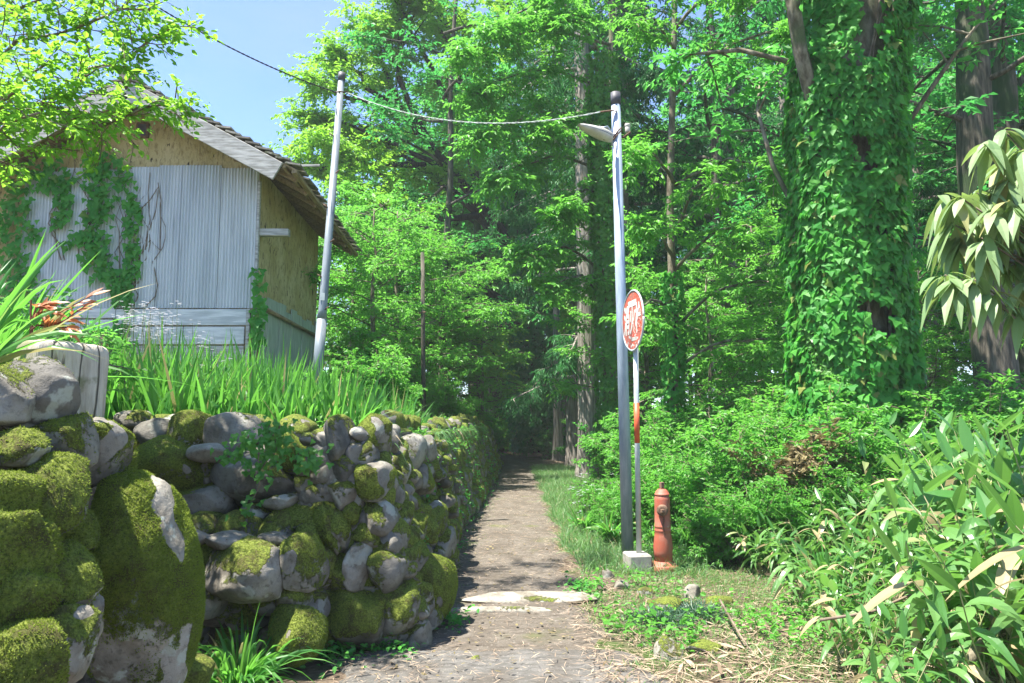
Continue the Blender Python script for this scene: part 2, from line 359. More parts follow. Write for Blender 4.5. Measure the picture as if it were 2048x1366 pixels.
Z = Z + (.012 * fbm(np.stack([X.ravel(), Y.ravel(), 0 * X.ravel()], -1), 5, 3).reshape(X.shape)) * (np.abs(X) < 8)
nx, ny = X.shape; i = np.arange(nx - 1)[:, None] * ny; j = np.arange(ny - 1)[None]
q = np.stack([i + j, i + ny + j, i + ny + j + 1, i + j + 1], -1).reshape(-1, 4)
g = MB().add(np.stack([X, Y, Z], -1).reshape(-1, 3), q).build('ground', M['ground'], smooth=True); tag(g, kind='structure')
def sheet(name, mat, cen, half, y0, y1, n, k, lift, seed):
    ys = np.linspace(y0, y1, n); us = np.linspace(-1, 1, k); Yg, Ug = np.meshgrid(ys, us, indexing='ij')
    hf = half(Yg) * (1 + .10 * np.sin(Yg * 5.3 + seed) + .08 * np.sin(Yg * 11.7 + 2 * seed + 2 * Ug)); Xg = cen(Yg) + Ug * hf
    Yg = Yg + .07 * np.sin(Xg * 3.1 + seed) + .03 * np.sin(Xg * 11 + seed) + .015 * np.sin(Xg * 31)
    P = np.stack([Xg.ravel(), Yg.ravel(), 0 * Xg.ravel()], -1)
    base = hgt(Xg, Yg) + (.012 * fbm(P, 5, 3)).reshape(Xg.shape)
    fade = ss(0, .12, Yg - Yg.min()) * ss(0, .12, Yg.max() - Yg); Zg = base + lift * (1 - np.abs(Ug) ** 6) * fade - .03 * (1 - fade) - .02 * (np.abs(Ug) > .99)
    Zg = Zg + .005 * fbm(P, 9, 5).reshape(Xg.shape) * (1 - np.abs(Ug) ** 4)
    i = np.arange(n - 1)[:, None] * k; j = np.arange(k - 1)[None]; q = np.stack([i + j, i + j + 1, i + k + j + 1, i + k + j], -1).reshape(-1, 4)
    return tag(MB().add(np.stack([Xg, Yg, Zg], -1).reshape(-1, 3), q).build(name, mat, smooth=True), kind='structure')
pc = lambda y: -.02 + .10 * ss(6, 17, y) - .035 * np.maximum(y - 20, 0) ** 1.7
sheet('path', M['path'], pc, lambda y: .55 + .10 * ss(5.5, 4.2, y), 4.05, 40, 460, 14, .018, 1.0)
sheet('lane', M['lane'], lambda y: -.10 + 0 * y, lambda y: .95 + .25 * ss(4, 3, y), 0.6, 4.30, 200, 24, .026, 2.0)

# ------------------------------------------------------------------ stones
import bmesh
_ico = {}
def ico(s):
    if s not in _ico:
        b = bmesh.new(); bmesh.ops.create_icosphere(b, subdivisions=s, radius=1); b.verts.ensure_lookup_table()
        _ico[s] = (np.array([v.co[:] for v in b.verts]), np.array([[v.index for v in f.verts] for f in b.faces])); b.free()
    return _ico[s]
def stone_geo(w_, h_, d_, sub, seed, rough=.075, cuts=9, boxy=2.25):
    g_ = np.random.default_rng(seed); v, f = ico(sub); v = v.copy()
    p = boxy * g_.uniform(.9, 1.25); v = v / (np.sum(np.abs(v) ** p, 1, keepdims=True) ** (1 / p))
    for _ in range(cuts):
        d = nrm(g_.normal(size=3)); lim = g_.uniform(.55, .88); k = v @ d
        v = v - np.maximum(k - lim, 0)[:, None] * d * .75
    v = v + nrm(v) * (rough * fbm(v + seed, 2.2, seed % 97, 5) + rough * .35 * fbm(v, 9, seed % 53, 3))[:, None]
    e = v.max(0) - v.min(0); v = (v - (v.max(0) + v.min(0)) / 2) / e * np.array([w_, d_, h_])
    return v, f
def stone(parent, c, w_, h_, d_, seed, sub=4, moss=.5, tone=.4, lich=.4, rz=0, tilt=0, name='stone', label=None, **kw):
    v, f = stone_geo(w_, h_, d_, sub, seed, **kw)
    cz, sz = math.cos(rz), math.sin(rz); ct, st = math.cos(tilt), math.sin(tilt)
    v = v @ np.array([[ct, 0, st], [0, 1, 0], [-st, 0, ct]]).T @ np.array([[cz, -sz, 0], [sz, cz, 0], [0, 0, 1]]).T
    o = MB().add(v + np.array(c), f).build(name, M['stone'], parent, smooth=True, loc=[float(q) for q in c])
    o.color = (moss, tone, lich, 1); paint_moss(o, moss)
    if label: o['label'] = label
    return o, v + np.array(c), f
fuzz_src = []
def moss_values(P, N, mo, patch=1.0):
    pt = fbm(P * np.array([1, 1, .7]), 13, 61, 3)
    return .42 * N[:, 2] + .46 * fbm(P, 5.0, 60, 3) + .22 * fbm(P, 17, 62, 3) + 1.15 * (mo - .53) - patch * 1.1 * ss(.40, .52, pt)
def paint_moss(o, mo, patch=1.0):
    me = o.data; n = len(me.vertices); P = np.zeros(n * 3); N = np.zeros(n * 3); me.vertices.foreach_get('co', P); me.vertices.foreach_get('normal', N)
    q = moss_values(P.reshape(-1, 3) + np.array(o.matrix_basis.translation) + (np.array(o.parent.location) if o.parent else 0), N.reshape(-1, 3), mo, patch)
    a = me.attributes.new('mossv', 'FLOAT', 'POINT'); a.data.foreach_set('value', q.astype(np.float32))
def d_near(px, py):
    s = (px - CX) / F; v = (py - 840) / F; return 1.60 / (.357 * v - s)
def d_side(px, py):
    s = (px - CX) / F; v = (py - 840) / F; return .879 / (.292 * v - s)

# near wall, left edge of the picture
wn_root = thing('boulder_wall', (-1.6, 2.8, 0), 'steep wall of huge mossy boulders nearest the camera, with a sawn timber block on top', 'stone wall')
NEAR = [  # px, py, w, h, moss, tone, lichen, tilt
 (8, 793, 75, 112, .40, .75, .8, 0), (66, 790, 118, 148, .42, .05, .9, .25), (39, 897, 100, 82, .50, .5, .6, .2), (123, 892, 128, 118, .62, .5, .5, -.2), (200, 905, 84, 132, .85, .4, .1, .3),
 (90, 992, 162, 160, .70, .5, .7, .1), (8, 1018, 70, 140, .80, .4, .2, 0), (50, 1108, 68, 130, .95, .4, .0, 0), (122, 1165, 108, 148, .58, .7, 1.0, 0), (2, 1135, 60, 205, .85, .5, .2, 0),
 (48, 1198, 86, 118, .85, .4, .2, 0), (130, 1290, 100, 146, .36, .95, .6, .1), (45, 1322, 145, 140, .85, .4, .3, 0), (160, 905, 60, 90, .9, .4, 0, 0), (232, 940, 60, 80, .9, .4, .1, .4), (150, 1060, 70, 80, .9, .4, 0, 0), (160, 1225, 50, 80, .9, .5, 0, 0)]
for k, (px, py, w_, h_, mo, to, li, ti) in enumerate(NEAR):
    d = d_near(px, py) + (0.10 if k in (13, 14, 15, 16) else 0); c = at(px, py, d); sc = d / F
    o, vv, ff = stone(wn_root, c, w_ * sc * 1.10, h_ * sc * 1.06, max(w_, h_) * sc * 1.1, 100 + k, 5, mo - .05, to, li, -.45, ti, rough=.09)
    fuzz_src.append((vv, ff, mo, 1.0))
c = at(270, 1185, 2.85); o, vv, ff = stone(wn_root, c, .43, .90, .50, 777, 6, .80, .85, 1.0, -.35, -.06, rough=.085, cuts=6, boxy=1.95, label='huge upright egg shaped boulder, thick moss with bare pale patches')
fuzz_src.append((vv, ff, .9, 2.2))
stone(wn_root, at(376, 1350, 3.3), .20, .16, .25, 801, 5, .95, .4, 0, 0, 0); stone(wn_root, at(330, 1345, 3.2), .20, .2, .3, 803, 5, .95, .4, 0, 0, 0)

# timber block on the near wall
t_root = thing('timber_block', at(140, 860, 2.95), 'weathered grey sawn tree block with split sides resting on the mossy boulders', 'log')
def block_geo(W, D_, Hh, seed):
    n = 26; us = np.linspace(-1, 1, n); fs = []; vs = []; cnt = 0; mb = MB()
    for axis_ in range(3):
        for sg in (-1, 1):
            A, B = np.meshgrid(us, us, indexing='ij'); P = np.zeros((n, n, 3)); P[..., axis_] = sg; P[..., (axis_ + 1) % 3] = A; P[..., (axis_ + 2) % 3] = B
            P = P.reshape(-1, 3); r = np.maximum((np.abs(P) ** 9).sum(1, keepdims=True) ** (1 / 9), 1e-6); P = P / r
            P = P * (1 + (.035 * fbm(P * np.array([1, 1, .35]), 4, seed, 4) + .02 * fbm(P * np.array([1, 1, .12]), 16, seed + 1, 3))[:, None])
            i = np.arange(n - 1)[:, None] * n; j = np.arange(n - 1)[None]; qd = np.stack([i + j, i + n + j, i + n + j + 1, i + j + 1], -1).reshape(-1, 4)
            mb.add(P * np.array([W / 2, D_ / 2, Hh / 2]), qd if sg > 0 else qd[:, ::-1])
    return mb
mb = block_geo(.34, .30, .34, 4)
a_ = -.5; Rm = np.array([[math.cos(a_), -math.sin(a_), 0], [math.sin(a_), math.cos(a_), 0], [0, 0, 1]])
mb.v = [v @ Rm.T + at(100, 772, 2.95) for v in mb.v]; mb.build('wood_block', M['log'], t_root, smooth=True)

# long retaining wall along the path
w_root = thing('retaining_wall', (-1.0, 6.0, 0), 'long dry stone wall of mossy round boulders along the left of the path', 'stone wall')
FAR = [
 (264, 844, 62, 44, .45, .35, .2, 4.75), (305, 866, 60, 54, .12, .1, .2, 4.6), (340, 850, 40, 40, .2, .6, .9, 4.75), (376, 864, 80, 82, .66, .6, .8, 4.6), (466, 867, 90, 78, .15, .55, .3, 4.6), (250, 890, 60, 70, .9, .5, .2, 4.7), (332, 937, 142, 120, .98, .5, .2, 4.5),
 (418, 906, 78, 36, .05, .8, .1, 4.4), (418, 945, 46, 46, .5, .7, .2, 4.5), (404, 1015, 148, 94, .36, .25, .3, 4.5), (522, 958, 172, 122, .22, .12, .3, 4.5), (578, 912, 66, 84, .7, .55, .3, 4.5), (634, 903, 64, 70, .72, .3, .4, 4.6),
 (507, 1029, 66, 38, .2, .5, .8, 4.4), (560, 1004, 64, 30, .15, .75, .5, 4.35), (588, 1043, 106, 66, .74, .6, .4, 4.4), (618, 1015, 60, 90, .92, .4, .0, 4.5), (640, 950, 36, 50, .3, .8, .6, 4.45), (660, 975, 60, 90, .85, .4, .1, 4.6),
 (387, 1080, 60, 26, .0, .85, .2, 4.05), (454, 1083, 80, 30, .0, .8, .2, 4.0), (541, 1081, 52, 22, .0, .75, .2, 4.05), (488, 1141, 150, 116, .34, .62, .5, 4.0), (566, 1107, 34, 38, .15, .7, .3, 4.0), (398, 1135, 74, 104, .85, .4, .2, 4.1), (600, 1125, 78, 106, .64, .55, .5, 4.05),
 (580, 1192, 68, 60, .7, .5, .3, 4.05), (404, 1205, 80, 54, .4, .6, .4, 4.05), (527, 1211, 70, 44, .55, .4, .3, 4.1), (589, 1272, 100, 104, .88, .5, .1, 3.95), (625, 1215, 50, 60, .3, .3, .4, 4.15), (440, 1210, 70, 60, .7, .4, .2, 4.2),
 (655, 1050, 56, 110, .92, .45, .0, 0), (687, 992, 56, 66, .35, .8, .5, 0), (680, 1067, 44, 96, .6, .35, .3, 0), (672, 878, 60, 90, .15, .05, .1, 0), (707, 908, 46, 50, .05, .18, .1, 0), (743, 873, 74, 82, .55, .35, .5, 0), (690, 935, 50, 60, .3, .1, .2, 0), (715, 960, 30, 40, .3, .3, .2, 0),
 (740, 962, 80, 76, .72, .4, .2, 0), (755, 1032, 74, 78, .62, .45, .6, 0), (705, 1238, 130, 134, .68, .45, .4, 4.35), (650, 1160, 60, 70, .75, .4, .3, 4.35), (681, 1141, 72, 90, .82, .45, .1, 0), (722, 1132, 44, 96, .3, .75, .5, 0), (772, 1144, 78, 88, .58, .3, .5, 0), (793, 1215, 88, 96, .66, .35, .4, 0),
 (850, 1182, 94, 126, .74, .3, .9, 0), (825, 1115, 58, 76, .5, .3, .5, 0), (879, 1091, 58, 70, .86, .4, .2, 0), (814, 908, 54, 76, .25, .55, .3, 0), (796, 945, 42, 60, .3, .6, .5, 0), (775, 1085, 60, 60, .7, .4, .2, 0), (730, 1075, 60, 56, .8, .4, .2, 0), (700, 1190, 60, 40, .8, .4, .2, 4.5),
 (780, 985, 50, 60, .6, .4, .3, 0), (800, 1035, 50, 60, .55, .35, .4, 0), (845, 900, 50, 52, .4, .55, .3, 0), (835, 960, 56, 60, .55, .4, .3, 0), (862, 1040, 56, 66, .55, .35, .5, 0), (830, 1060, 40, 60, .7, .4, .3, 0), (700, 1030, 40, 60, .8, .4, .3, 0)]
for k, (px, py, w_, h_, mo, to, li, d) in enumerate(FAR):
    if d == 0: d = max(d_side(px, py), 4.35)
    c = at(px, py, d); sc = d / F
    c = c + V3(0, .05, 0)
    o, vv, ff = stone(w_root, c, w_ * sc * 1.12, h_ * sc * 1.10, min(max(w_, h_) * sc * 1.2, .5), 300 + k, 5 if max(w_, h_) > 90 else 4, mo, to, li, R.uniform(-.4, .1), R.uniform(-.25, .25) if h_ > 50 else 0, rough=.085)
    if d < 6: fuzz_src.append((vv, ff, mo, .8))
# procedural stones: rows up the face, receding
cand = []
y = 4.9; rr = random.Random(5)
while y < 21:
    Hw = float(WALLTOP(y)); z = -.03; 
    while z < Hw - .02:
        hh = rr.uniform(.17, .32) * (1 if z > .1 else 1.15); ww = rr.uniform(.20, .36)
        t = (z + hh / 2) / 1.2; x = float(wall_x(y)) + .38 * (1 - t) - .10 + rr.uniform(-.05, .03)
        cand.append((x, y + rr.uniform(-.08, .08), z + hh / 2, ww, hh)); z += hh * .82
    y += rr.uniform(.20, .25)
def front_cov(x, y, z):   # listed stones already fill the part nearest the camera
    s = x / y; px = CX + s * F; py = 840 - (z - 1.3) / y * F
    for (qx, qy, w_, h_, *_r) in FAR:
        if abs(px - qx) < w_ * .42 and abs(py - qy) < h_ * .42: return True
    return False
cand = [c for c in cand if not (c[1] < 6.6 and front_cov(*c[:3]))]
n_part = 100 - len(FAR)
small = MB()
# front tiers: backing stones behind the listed ones
for (x0, x1, yy, z0, z1) in ((-2.5, -1.25, 4.85, .55, 1.15), (-2.0, -1.1, 4.35, 0, .6)):
    x = x0
    while x < x1:
        z = z0
        while z < z1:
            v, f = stone_geo(.26, .24, .3, 3, rr.randrange(9999)); small.add(v + V3(x, yy + rr.uniform(-.02, .05), z + .1), f); z += .19
        x += .22
for k in range(330):
    px = rr.uniform(610, 905); py = rr.uniform(865, 1270); d = d_side(px, py) + .07
    if d < 4.45 and px < 700 and py > 1060: d = 4.42
    d = max(d, 4.42)
    if 1924 / max(py + 18 - 840, 1) < d - .35: continue
    c = at(px, py, d); sz_ = rr.uniform(.10, .19); v, f = stone_geo(sz_, sz_ * rr.uniform(.6, 1), sz_, 3, rr.randrange(9999)); small.add(v + c, f)
for k in range(150):
    px = rr.uniform(240, 620); py = rr.uniform(880, 1050 if px < 600 else 1250); c = at(px, py, 4.68); sz_ = rr.uniform(.10, .18); v, f = stone_geo(sz_, sz_ * .8, sz_, 3, rr.randrange(9999)); small.add(v + c, f)
for k in range(70):
    px = rr.uniform(370, 640); py = rr.uniform(1095, 1290); c = at(px, py, 4.22); sz_ = rr.uniform(.09, .16); v, f = stone_geo(sz_, sz_ * .8, sz_, 3, rr.randrange(9999)); small.add(v + c, f)
for k, (x, y, z, ww, hh) in enumerate(cand):
    if k < n_part:
        o, vv, ff = stone(w_root, (x, y, z), .24, hh * 1.08, ww * 1.1, 900 + k, 4, rr.uniform(.4, .9), rr.uniform(.1, .7), rr.uniform(.1, .7), rr.uniform(-.3, .3), rr.uniform(-.3, .3), rough=.09)
    else:
        v, f = stone_geo(.24, hh * 1.08, ww * 1.1, 3, rr.randrange(9999)); small.add(v + V3(x, y, z), f)
o = small.build('small_stones', M['stone'], w_root, smooth=True); o.color = (.62, .4, .4, 1); paint_moss(o, .58); tag(o, 'countless smaller mossy stones packed into the wall', kind='stuff')

# ------------------------------------------------------------------ leaves
DIA = (np.array([(0, 0, 0), (.45, .5, .10), (1, 0, -.10), (.45, -.5, .10)]), [np.array([[0, 1, 2], [0, 2, 3]])])
OVA = (np.array([(0, 0, 0), (.25, .40, .08), (.62, .42, .04), (1, 0, -.16), (.62, -.42, .04), (.25, -.40, .08), (.48, 0, -.05)]), [np.array([[0, 1, 2, 6], [2, 3, 6, 6][:3] + [6], [0, 6, 4, 5]])[[0, 2]], np.array([[2, 3, 6], [6, 3, 4]])])
IVY = (np.array([(0, 0, 0), (-.12, .34, .02), (.22, .52, .04), (.42, .30, .05), (1, 0, -.16), (.42, -.30, .05), (.22, -.52, .04), (-.12, -.34, .02), (.35, 0, .06)]),
       [np.array([[0, 1, 2], [0, 2, 8], [2, 3, 8], [3, 4, 8], [8, 4, 5], [8, 5, 6], [0, 8, 6], [0, 6, 7]])])
def leaves(mb, P, D, N, L, W, tpl=DIA, rnd=None):
    n = len(P)
    if n == 0: return
    D = nrm(D); B = nrm(np.cross(N, D)); U = np.cross(D, B); L = np.broadcast_to(L, (n,)); W = np.broadcast_to(W, (n,))
    tv, tf = tpl; k = len(tv)
    v = P[:, None] + tv[None, :, 0:1] * (D * L[:, None])[:, None] + tv[None, :, 1:2] * (B * W[:, None])[:, None] + tv[None, :, 2:3] * (U * L[:, None])[:, None]
    rn = R.random(n) if rnd is None else rnd
    off = (np.arange(n) * k)[:, None, None]; base = mb.n
    for q in tf:
        mb.f.append((q[None] + off).reshape(-1, q.shape[1]) + base); mb.r.append(np.repeat(rn, len(q)))
    mb.v.append(v.reshape(-1, 3)); mb.n += n * k
def ribbons(mb, P, D, L, W, droop, seg=4, N=None, fold=0.0, prof=None, rnd=None):
    """curved leaf blades, width profile along the length, optional midrib fold"""
    n = len(P); D = nrm(D); L = np.broadcast_to(L, (n,)); W = np.broadcast_to(W, (n,)); droop = np.broadcast_to(droop, (n,))
    t = np.linspace(0, 1, seg + 1)
    if prof is None: prof = (1 - t ** 2.2) * (.55 + .45 * np.minimum(t * 6, 1))
    C = P[:, None] + D[:, None] * (L[:, None] * t)[..., None]
    C[..., 2] -= (droop * L)[:, None] * t[None] ** 2
    T = nrm(np.gradient(C, axis=1))
    if N is None:
        N = nrm(np.cross(D, np.array([0, 0, 1.0])) + R.normal(size=(n, 3)) * .35); B = N[:, None] * np.ones((1, seg + 1, 1))
        B = nrm(B - T * (B * T).sum(-1, keepdims=True))
    else: B = nrm(np.cross(N[:, None] * np.ones((1, seg + 1, 1)), T))
    U = np.cross(T, B); wv = (W[:, None] * prof[None] * .5)[..., None]
    Lf = C - B * wv + U * wv * fold; Rt = C + B * wv + U * wv * fold
    if fold: S = np.stack([Lf, C, Rt], 2); m_ = 3
    else: S = np.stack([Lf, Rt], 2); m_ = 2
    k = m_ * (seg + 1); a = []
    for s in range(seg):
        for c in range(m_ - 1): a.append([s * m_ + c, s * m_ + c + 1, (s + 1) * m_ + c + 1, (s + 1) * m_ + c])
    a = np.array(a); rn = R.random(n) if rnd is None else rnd
    mb.f.append((a[None] + (np.arange(n) * k)[:, None, None]).reshape(-1, 4) + mb.n); mb.r.append(np.repeat(rn, len(a)))
    mb.v.append(S.reshape(-1, 3)); mb.n += n * k
LANCE = lambda seg: np.interp(np.linspace(0, 1, seg + 1), [0, .08, .3, .6, .85, 1], [.08, .55, 1, .85, .4, .02])

# moss fuzz on the near boulders
mf = MB()
for (v, f, mo, dens) in fuzz_src:
    a, b, c = v[f[:, 0]], v[f[:, 1]], v[f[:, 2]]; nn = np.cross(b - a, c - a); ar = np.linalg.norm(nn, axis=1) / 2; nn = nrm(nn)
    keep = (ar > 0) & (nn[:, 1] < .5); n = int(34000 * ar[keep].sum() * dens * mo)
    idx = np.where(keep)[0]; pick = R.choice(idx, n, p=ar[idx] / ar[idx].sum())
    u = R.random((n, 2)); u = np.where(u.sum(1, keepdims=True) > 1, 1 - u, u)
    P = a[pick] + (b - a)[pick] * u[:, :1] + (c - a)[pick] * u[:, 1:]; Nn = nn[pick]
    sc = moss_values(P, Nn, mo) + R.normal(size=n) * .07
    k = sc > .08; P, Nn = P[k], Nn[k]
    leaves(mf, P - Nn * .002, Nn + R.normal(size=P.shape) * .55 + V3(0, 0, -.1), R.normal(size=P.shape), R.uniform(.005, .012, len(P)), .0042)
o = mf.build('moss', M['fuzz']); tag(o, 'soft olive green moss cushioning the boulders of the walls', 'moss', kind='stuff')

# ------------------------------------------------------------------ branching plants
def branch_pts(p0, d, L, n=5, droop=0.0, wob=.12, g_=R):
    pts = [np.array(p0, float)]; d = nrm(np.array(d, float))
    for k in range(n):
        d = nrm(d + g_.normal(size=3) * wob + V3(0, 0, -droop)); pts.append(pts[-1] + d * L / n)
    return np.array(pts)
def foliage(limbs, p):
    """limbs: list of (points, radii). returns wood MB and crown MB"""
    g_ = np.random.default_rng(p.get('seed', 1)); wood = MB(); crown = MB(); segs = []
    for pts, rad in limbs:
        pts = np.asarray(pts, float); wood.tube(pts, rad, p.get('sides', 7))
        L = np.linalg.norm(np.diff(pts, axis=0), axis=1).sum(); nb = max(2, int(L * p['dens']))
        for k in range(nb):
            t = p.get('f0', .25) + (1 - p.get('f0', .25)) * (k + g_.random()) / nb; s = t * (len(pts) - 1); i = min(int(s), len(pts) - 2)
            q = pts[i] + (pts[i + 1] - pts[i]) * (s - i); ld = nrm(pts[i + 1] - pts[i]); side = nrm(g_.normal(size=3) * V3(1, 1, p.get('flat', .35)))
            d = nrm(ld * p.get('along', .5) + side * 1.0 + V3(0, 0, p.get('lift', .1))); bl = p['bl'] * g_.uniform(.5, 1.2) * (1.15 - .5 * t)
            bp = branch_pts(q, d, bl, 4, p.get('droop', .08), .14, g_)
            wood.tube(bp, np.linspace(p.get('br', .012), .003, 5), 4, False); segs.append(bp)
        segs.append(pts[-3:] if len(pts) >= 3 else pts)
    # twigs along branches
    T0 = []; TD = []; TL = []
    nt = p['nt']
    for bp in segs:
        s = g_.uniform(.15, 1, nt) * (len(bp) - 1); i = np.minimum(s.astype(int), len(bp) - 2)
        q = bp[i] + (bp[i + 1] - bp[i]) * (s - i)[:, None]; ld = nrm(bp[i + 1] - bp[i])
        T0.append(q); TD.append(nrm(ld * .7 + g_.normal(size=(nt, 3)) * V3(.9, .9, p.get('tflat', .35)) - V3(0, 0, p.get('tdroop', .1)))); TL.append(p['tl'] * g_.uniform(.5, 1.2, nt))
    T0 = np.concatenate(T0); TD = np.concatenate(TD); TL = np.concatenate(TL); n = len(T0); m_ = p['nl']
    if p.get('twig_geo'):
        ribbons(wood, T0, TD, TL, .006, .1, 2)
    t = np.tile(np.linspace(.15, 1, m_), n) + g_.normal(size=n * m_) * .04; P = np.repeat(T0, m_, 0) + np.repeat(TD, m_, 0) * (np.repeat(TL, m_) * t)[:, None]
    lat = nrm(np.cross(np.repeat(TD, m_, 0), V3(0, 0, 1))) * np.where(np.tile(np.arange(m_), n) % 2, 1, -1)[:, None]
    D = nrm(np.repeat(TD, m_, 0) * .8 + lat * .9 + g_.normal(size=P.shape) * .35 - V3(0, 0, p.get('ldroop', .3)))
    N = nrm(V3(0, 0, 1) + g_.normal(size=P.shape) * p.get('nj', .45)); L = p['ls'] * g_.uniform(.6, 1.25, len(P))
    leaves(crown, P + g_.normal(size=P.shape) * p.get('jit', .01), D, N, L, L * p.get('lw', .5), p.get('tpl', DIA), g_.random(len(P)))
    return wood, crown
def auto_limbs(p0, Hh, r0, cr, zl, nl, rise, seed, lean=(0, 0), conifer=False):
    g_ = np.random.default_rng(seed); p0 = np.array(p0, float); n = 9; tr = []
    for k in range(n): tr.append(p0 + V3(lean[0] * (k / (n - 1)) ** 1.3, lean[1] * (k / (n - 1)), Hh * k / (n - 1)) + V3(g_.normal() * .012 * Hh * k / n, g_.normal() * .012 * Hh * k / n, 0))
    tr = np.array(tr); trunk = (tr, np.linspace(r0, r0 * .18, n) * np.concatenate([[1.25], np.ones(n - 1)])); limbs = []
    for k in range(nl):
        t = zl + (1 - zl) * ((k + g_.random()) / nl) ** .85; s = t * (n - 1); i = min(int(s), n - 2); q = tr[i] + (tr[i + 1] - tr[i]) * (s - i)
        u = (t - zl) / (1 - zl); prof = (1 - u) ** .8 if conifer else math.sin(math.pi * (.18 + .76 * u)) ** .7
        a = k * 2.4 + g_.uniform(-.5, .5); L = cr * prof * g_.uniform(.75, 1.15) + .3
        pts = branch_pts(q, (math.cos(a), math.sin(a), rise), L, 6, .10 if conifer else .04, .12, g_); limbs.append((pts, np.linspace(max(r0 * .28 * (1 - u * .6), .012), .006, 7)))
    return trunk, limbs
def plant_proto(name, wood_n, crown_n, p0, trunk, limbs, par, bark, leaf, label, cat, group=None):
    root = thing(name, p0, label, cat, group)
    wd, cr_ = foliage(limbs, par)
    if trunk is not None: wd.tube(trunk[0], trunk[1], 12, True, .03)
    if wd.n: wd.build(wood_n, bark, root, smooth=True)
    cr_.build(crown_n, leaf, root)
    return root
def place(proto, x, y, s=1.0, rz=0.0, label=None, z=None, sz=None):
    o = copy_tree(proto); o.location = (x, y, float(hgt(x, y)) - .03 if z is None else z); o.scale = (s, s, sz or s); o.rotation_euler = (0, 0, rz)
    if label: o['label'] = label
    return o
def pxx(px, d): return (px - CX) / F * d

PB = dict(seed=1, dens=3.4, bl=1.3, nt=12, tl=.45, nl=9, ls=.15, lw=.52, br=.02, f0=.2, droop=.06)
# protos are kept out of view behind their first real place: each is the first tree of its kind
O0 = (0, 0, 0)
def mk(kind, seed, label, group):
    if kind == 'broad':
        tr, li = auto_limbs(O0, 13, .26, 4.2, .16, 30, .55, seed); p = dict(PB, seed=seed); return plant_proto('broadleaf_tree', 'trunk', 'crown', O0, tr, li, p, M['bark_dark'], M['leaf_mid'], label, 'tree', group)
    if kind == 'conifer':
        tr, li = auto_limbs(O0, 17, .27, 3.0, .12, 60, .05, seed, conifer=True)
        p = dict(seed=seed, dens=3.2, bl=.8, nt=9, tl=.42, nl=9, ls=.17, lw=.22, br=.015, f0=.15, droop=.12, tdroop=.5, ldroop=.8, nj=1.0, jit=.03)
        return plant_proto('cedar_tree', 'trunk', 'crown', O0, tr, li, p, M['bark_cedar'], M['needle'], label, 'conifer', group)
    if kind == 'under':
        tr, li = auto_limbs(O0, 4.6, .08, 2.1, .12, 20, .30, seed)
        p = dict(seed=seed, dens=4.5, bl=.75, nt=8, tl=.30, nl=8, ls=.10, lw=.45, br=.010, f0=.15, droop=.10, tflat=.2, nj=.3, flat=.2)
        return plant_proto('understory_tree', 'trunk', 'crown', O0, tr, li, p, M['bark_grey'], M['leaf_bright'], label, 'tree', group)
def bush(seed, Hh, rad, leaf, label, group, ls=.065, n=16, nm='shrub', lw=.5, mat='twig', tpl=DIA, dens=7):
    g_ = np.random.default_rng(seed); li = []
    for k in range(n):
        a = g_.uniform(0, 6.28); sp = g_.uniform(.1, 1); d = V3(math.cos(a) * sp, math.sin(a) * sp, g_.uniform(.7, 1.3)); L = Hh * g_.uniform(.65, 1.1)
        li.append((branch_pts((g_.normal() * .06, g_.normal() * .06, 0), d * V3(rad / Hh * 1.1, rad / Hh * 1.1, 1), L, 6, .07, .10, g_), np.linspace(.010, .003, 7)))
    p = dict(seed=seed, dens=dens, bl=.32 * Hh, nt=6, tl=.17, nl=8, ls=ls, lw=lw, br=.005, f0=.12, droop=.10, tflat=.35, nj=.45, flat=.4, twig_geo=True, sides=5, tpl=tpl)
    return plant_proto(nm, 'stems', 'leaves', O0, None, li, p, M[mat], M[leaf], label, 'shrub', group)

# ---- background wood
GB = 'broadleaf trees massed behind the path'; LB = 'tall broadleaf tree massed with others in the shady wood behind the path'
GC = 'dark cedars standing deep in the wood'; LC = 'tall dark cedar standing deep in the wood, drooping needle sprays'
b1 = mk('broad', 11, LB, GB); b2 = mk('broad', 12, LB, GB); c1 = mk('conifer', 21, LC, GC); c2 = mk('conifer', 22, LC, GC)
def first_or_copy(pr, used, *a, **k):
    if id(pr) in used: return place(pr, *a, **k)
    used.add(id(pr)); x, y = a[0], a[1]; s = a[2]; pr.location = (x, y, float(hgt(x, y)) - .03); pr.scale = (s, s, s); pr.rotation_euler = (0, 0, a[3]); return pr
used = set(); rr = random.Random(3)
BACK = [('b', 950, 28, 1.1), ('b', 1010, 36, 1.15), ('b', 860, 36, .9), ('b', 880, 31, 1.1), ('c', 1250, 30, 1.0), ('b', 1180, 38, 1.2), ('b', 1400, 32, 1.1), ('c', 1470, 19, .95), ('b', 1530, 27, 1.0),
        ('c', 1600, 22, 1.0), ('b', 1690, 30, 1.1), ('c', 1765, 20, 1.0), ('c', 1860, 17, .95), ('b', 1900, 25, 1.0), ('b', 2090, 15, .8), ('b', 1980, 32, 1.2), ('b', 830, 38, 1.05), ('b', 960, 46, 1.3),
        ('c', 1240, 18.5, 1.0), ('b', 1290, 40, 1.3), ('b', 1480, 42, 1.3), ('b', 1620, 40, 1.3), ('b', 1800, 40, 1.3)]
for k, (ty, px, d, s) in enumerate(BACK):
    pr = (b1, b2)[k % 2] if ty == 'b' else (c1, c2)[k % 2]
    first_or_copy(pr, used, pxx(px, d), d, s, rr.uniform(0, 6.28))
GU = 'young leafy trees below the tall ones'; LU = 'young tree with layered bright green foliage growing under the tall trees'
u1 = mk('under', 31, LU, GU); u2 = mk('under', 32, LU, GU)
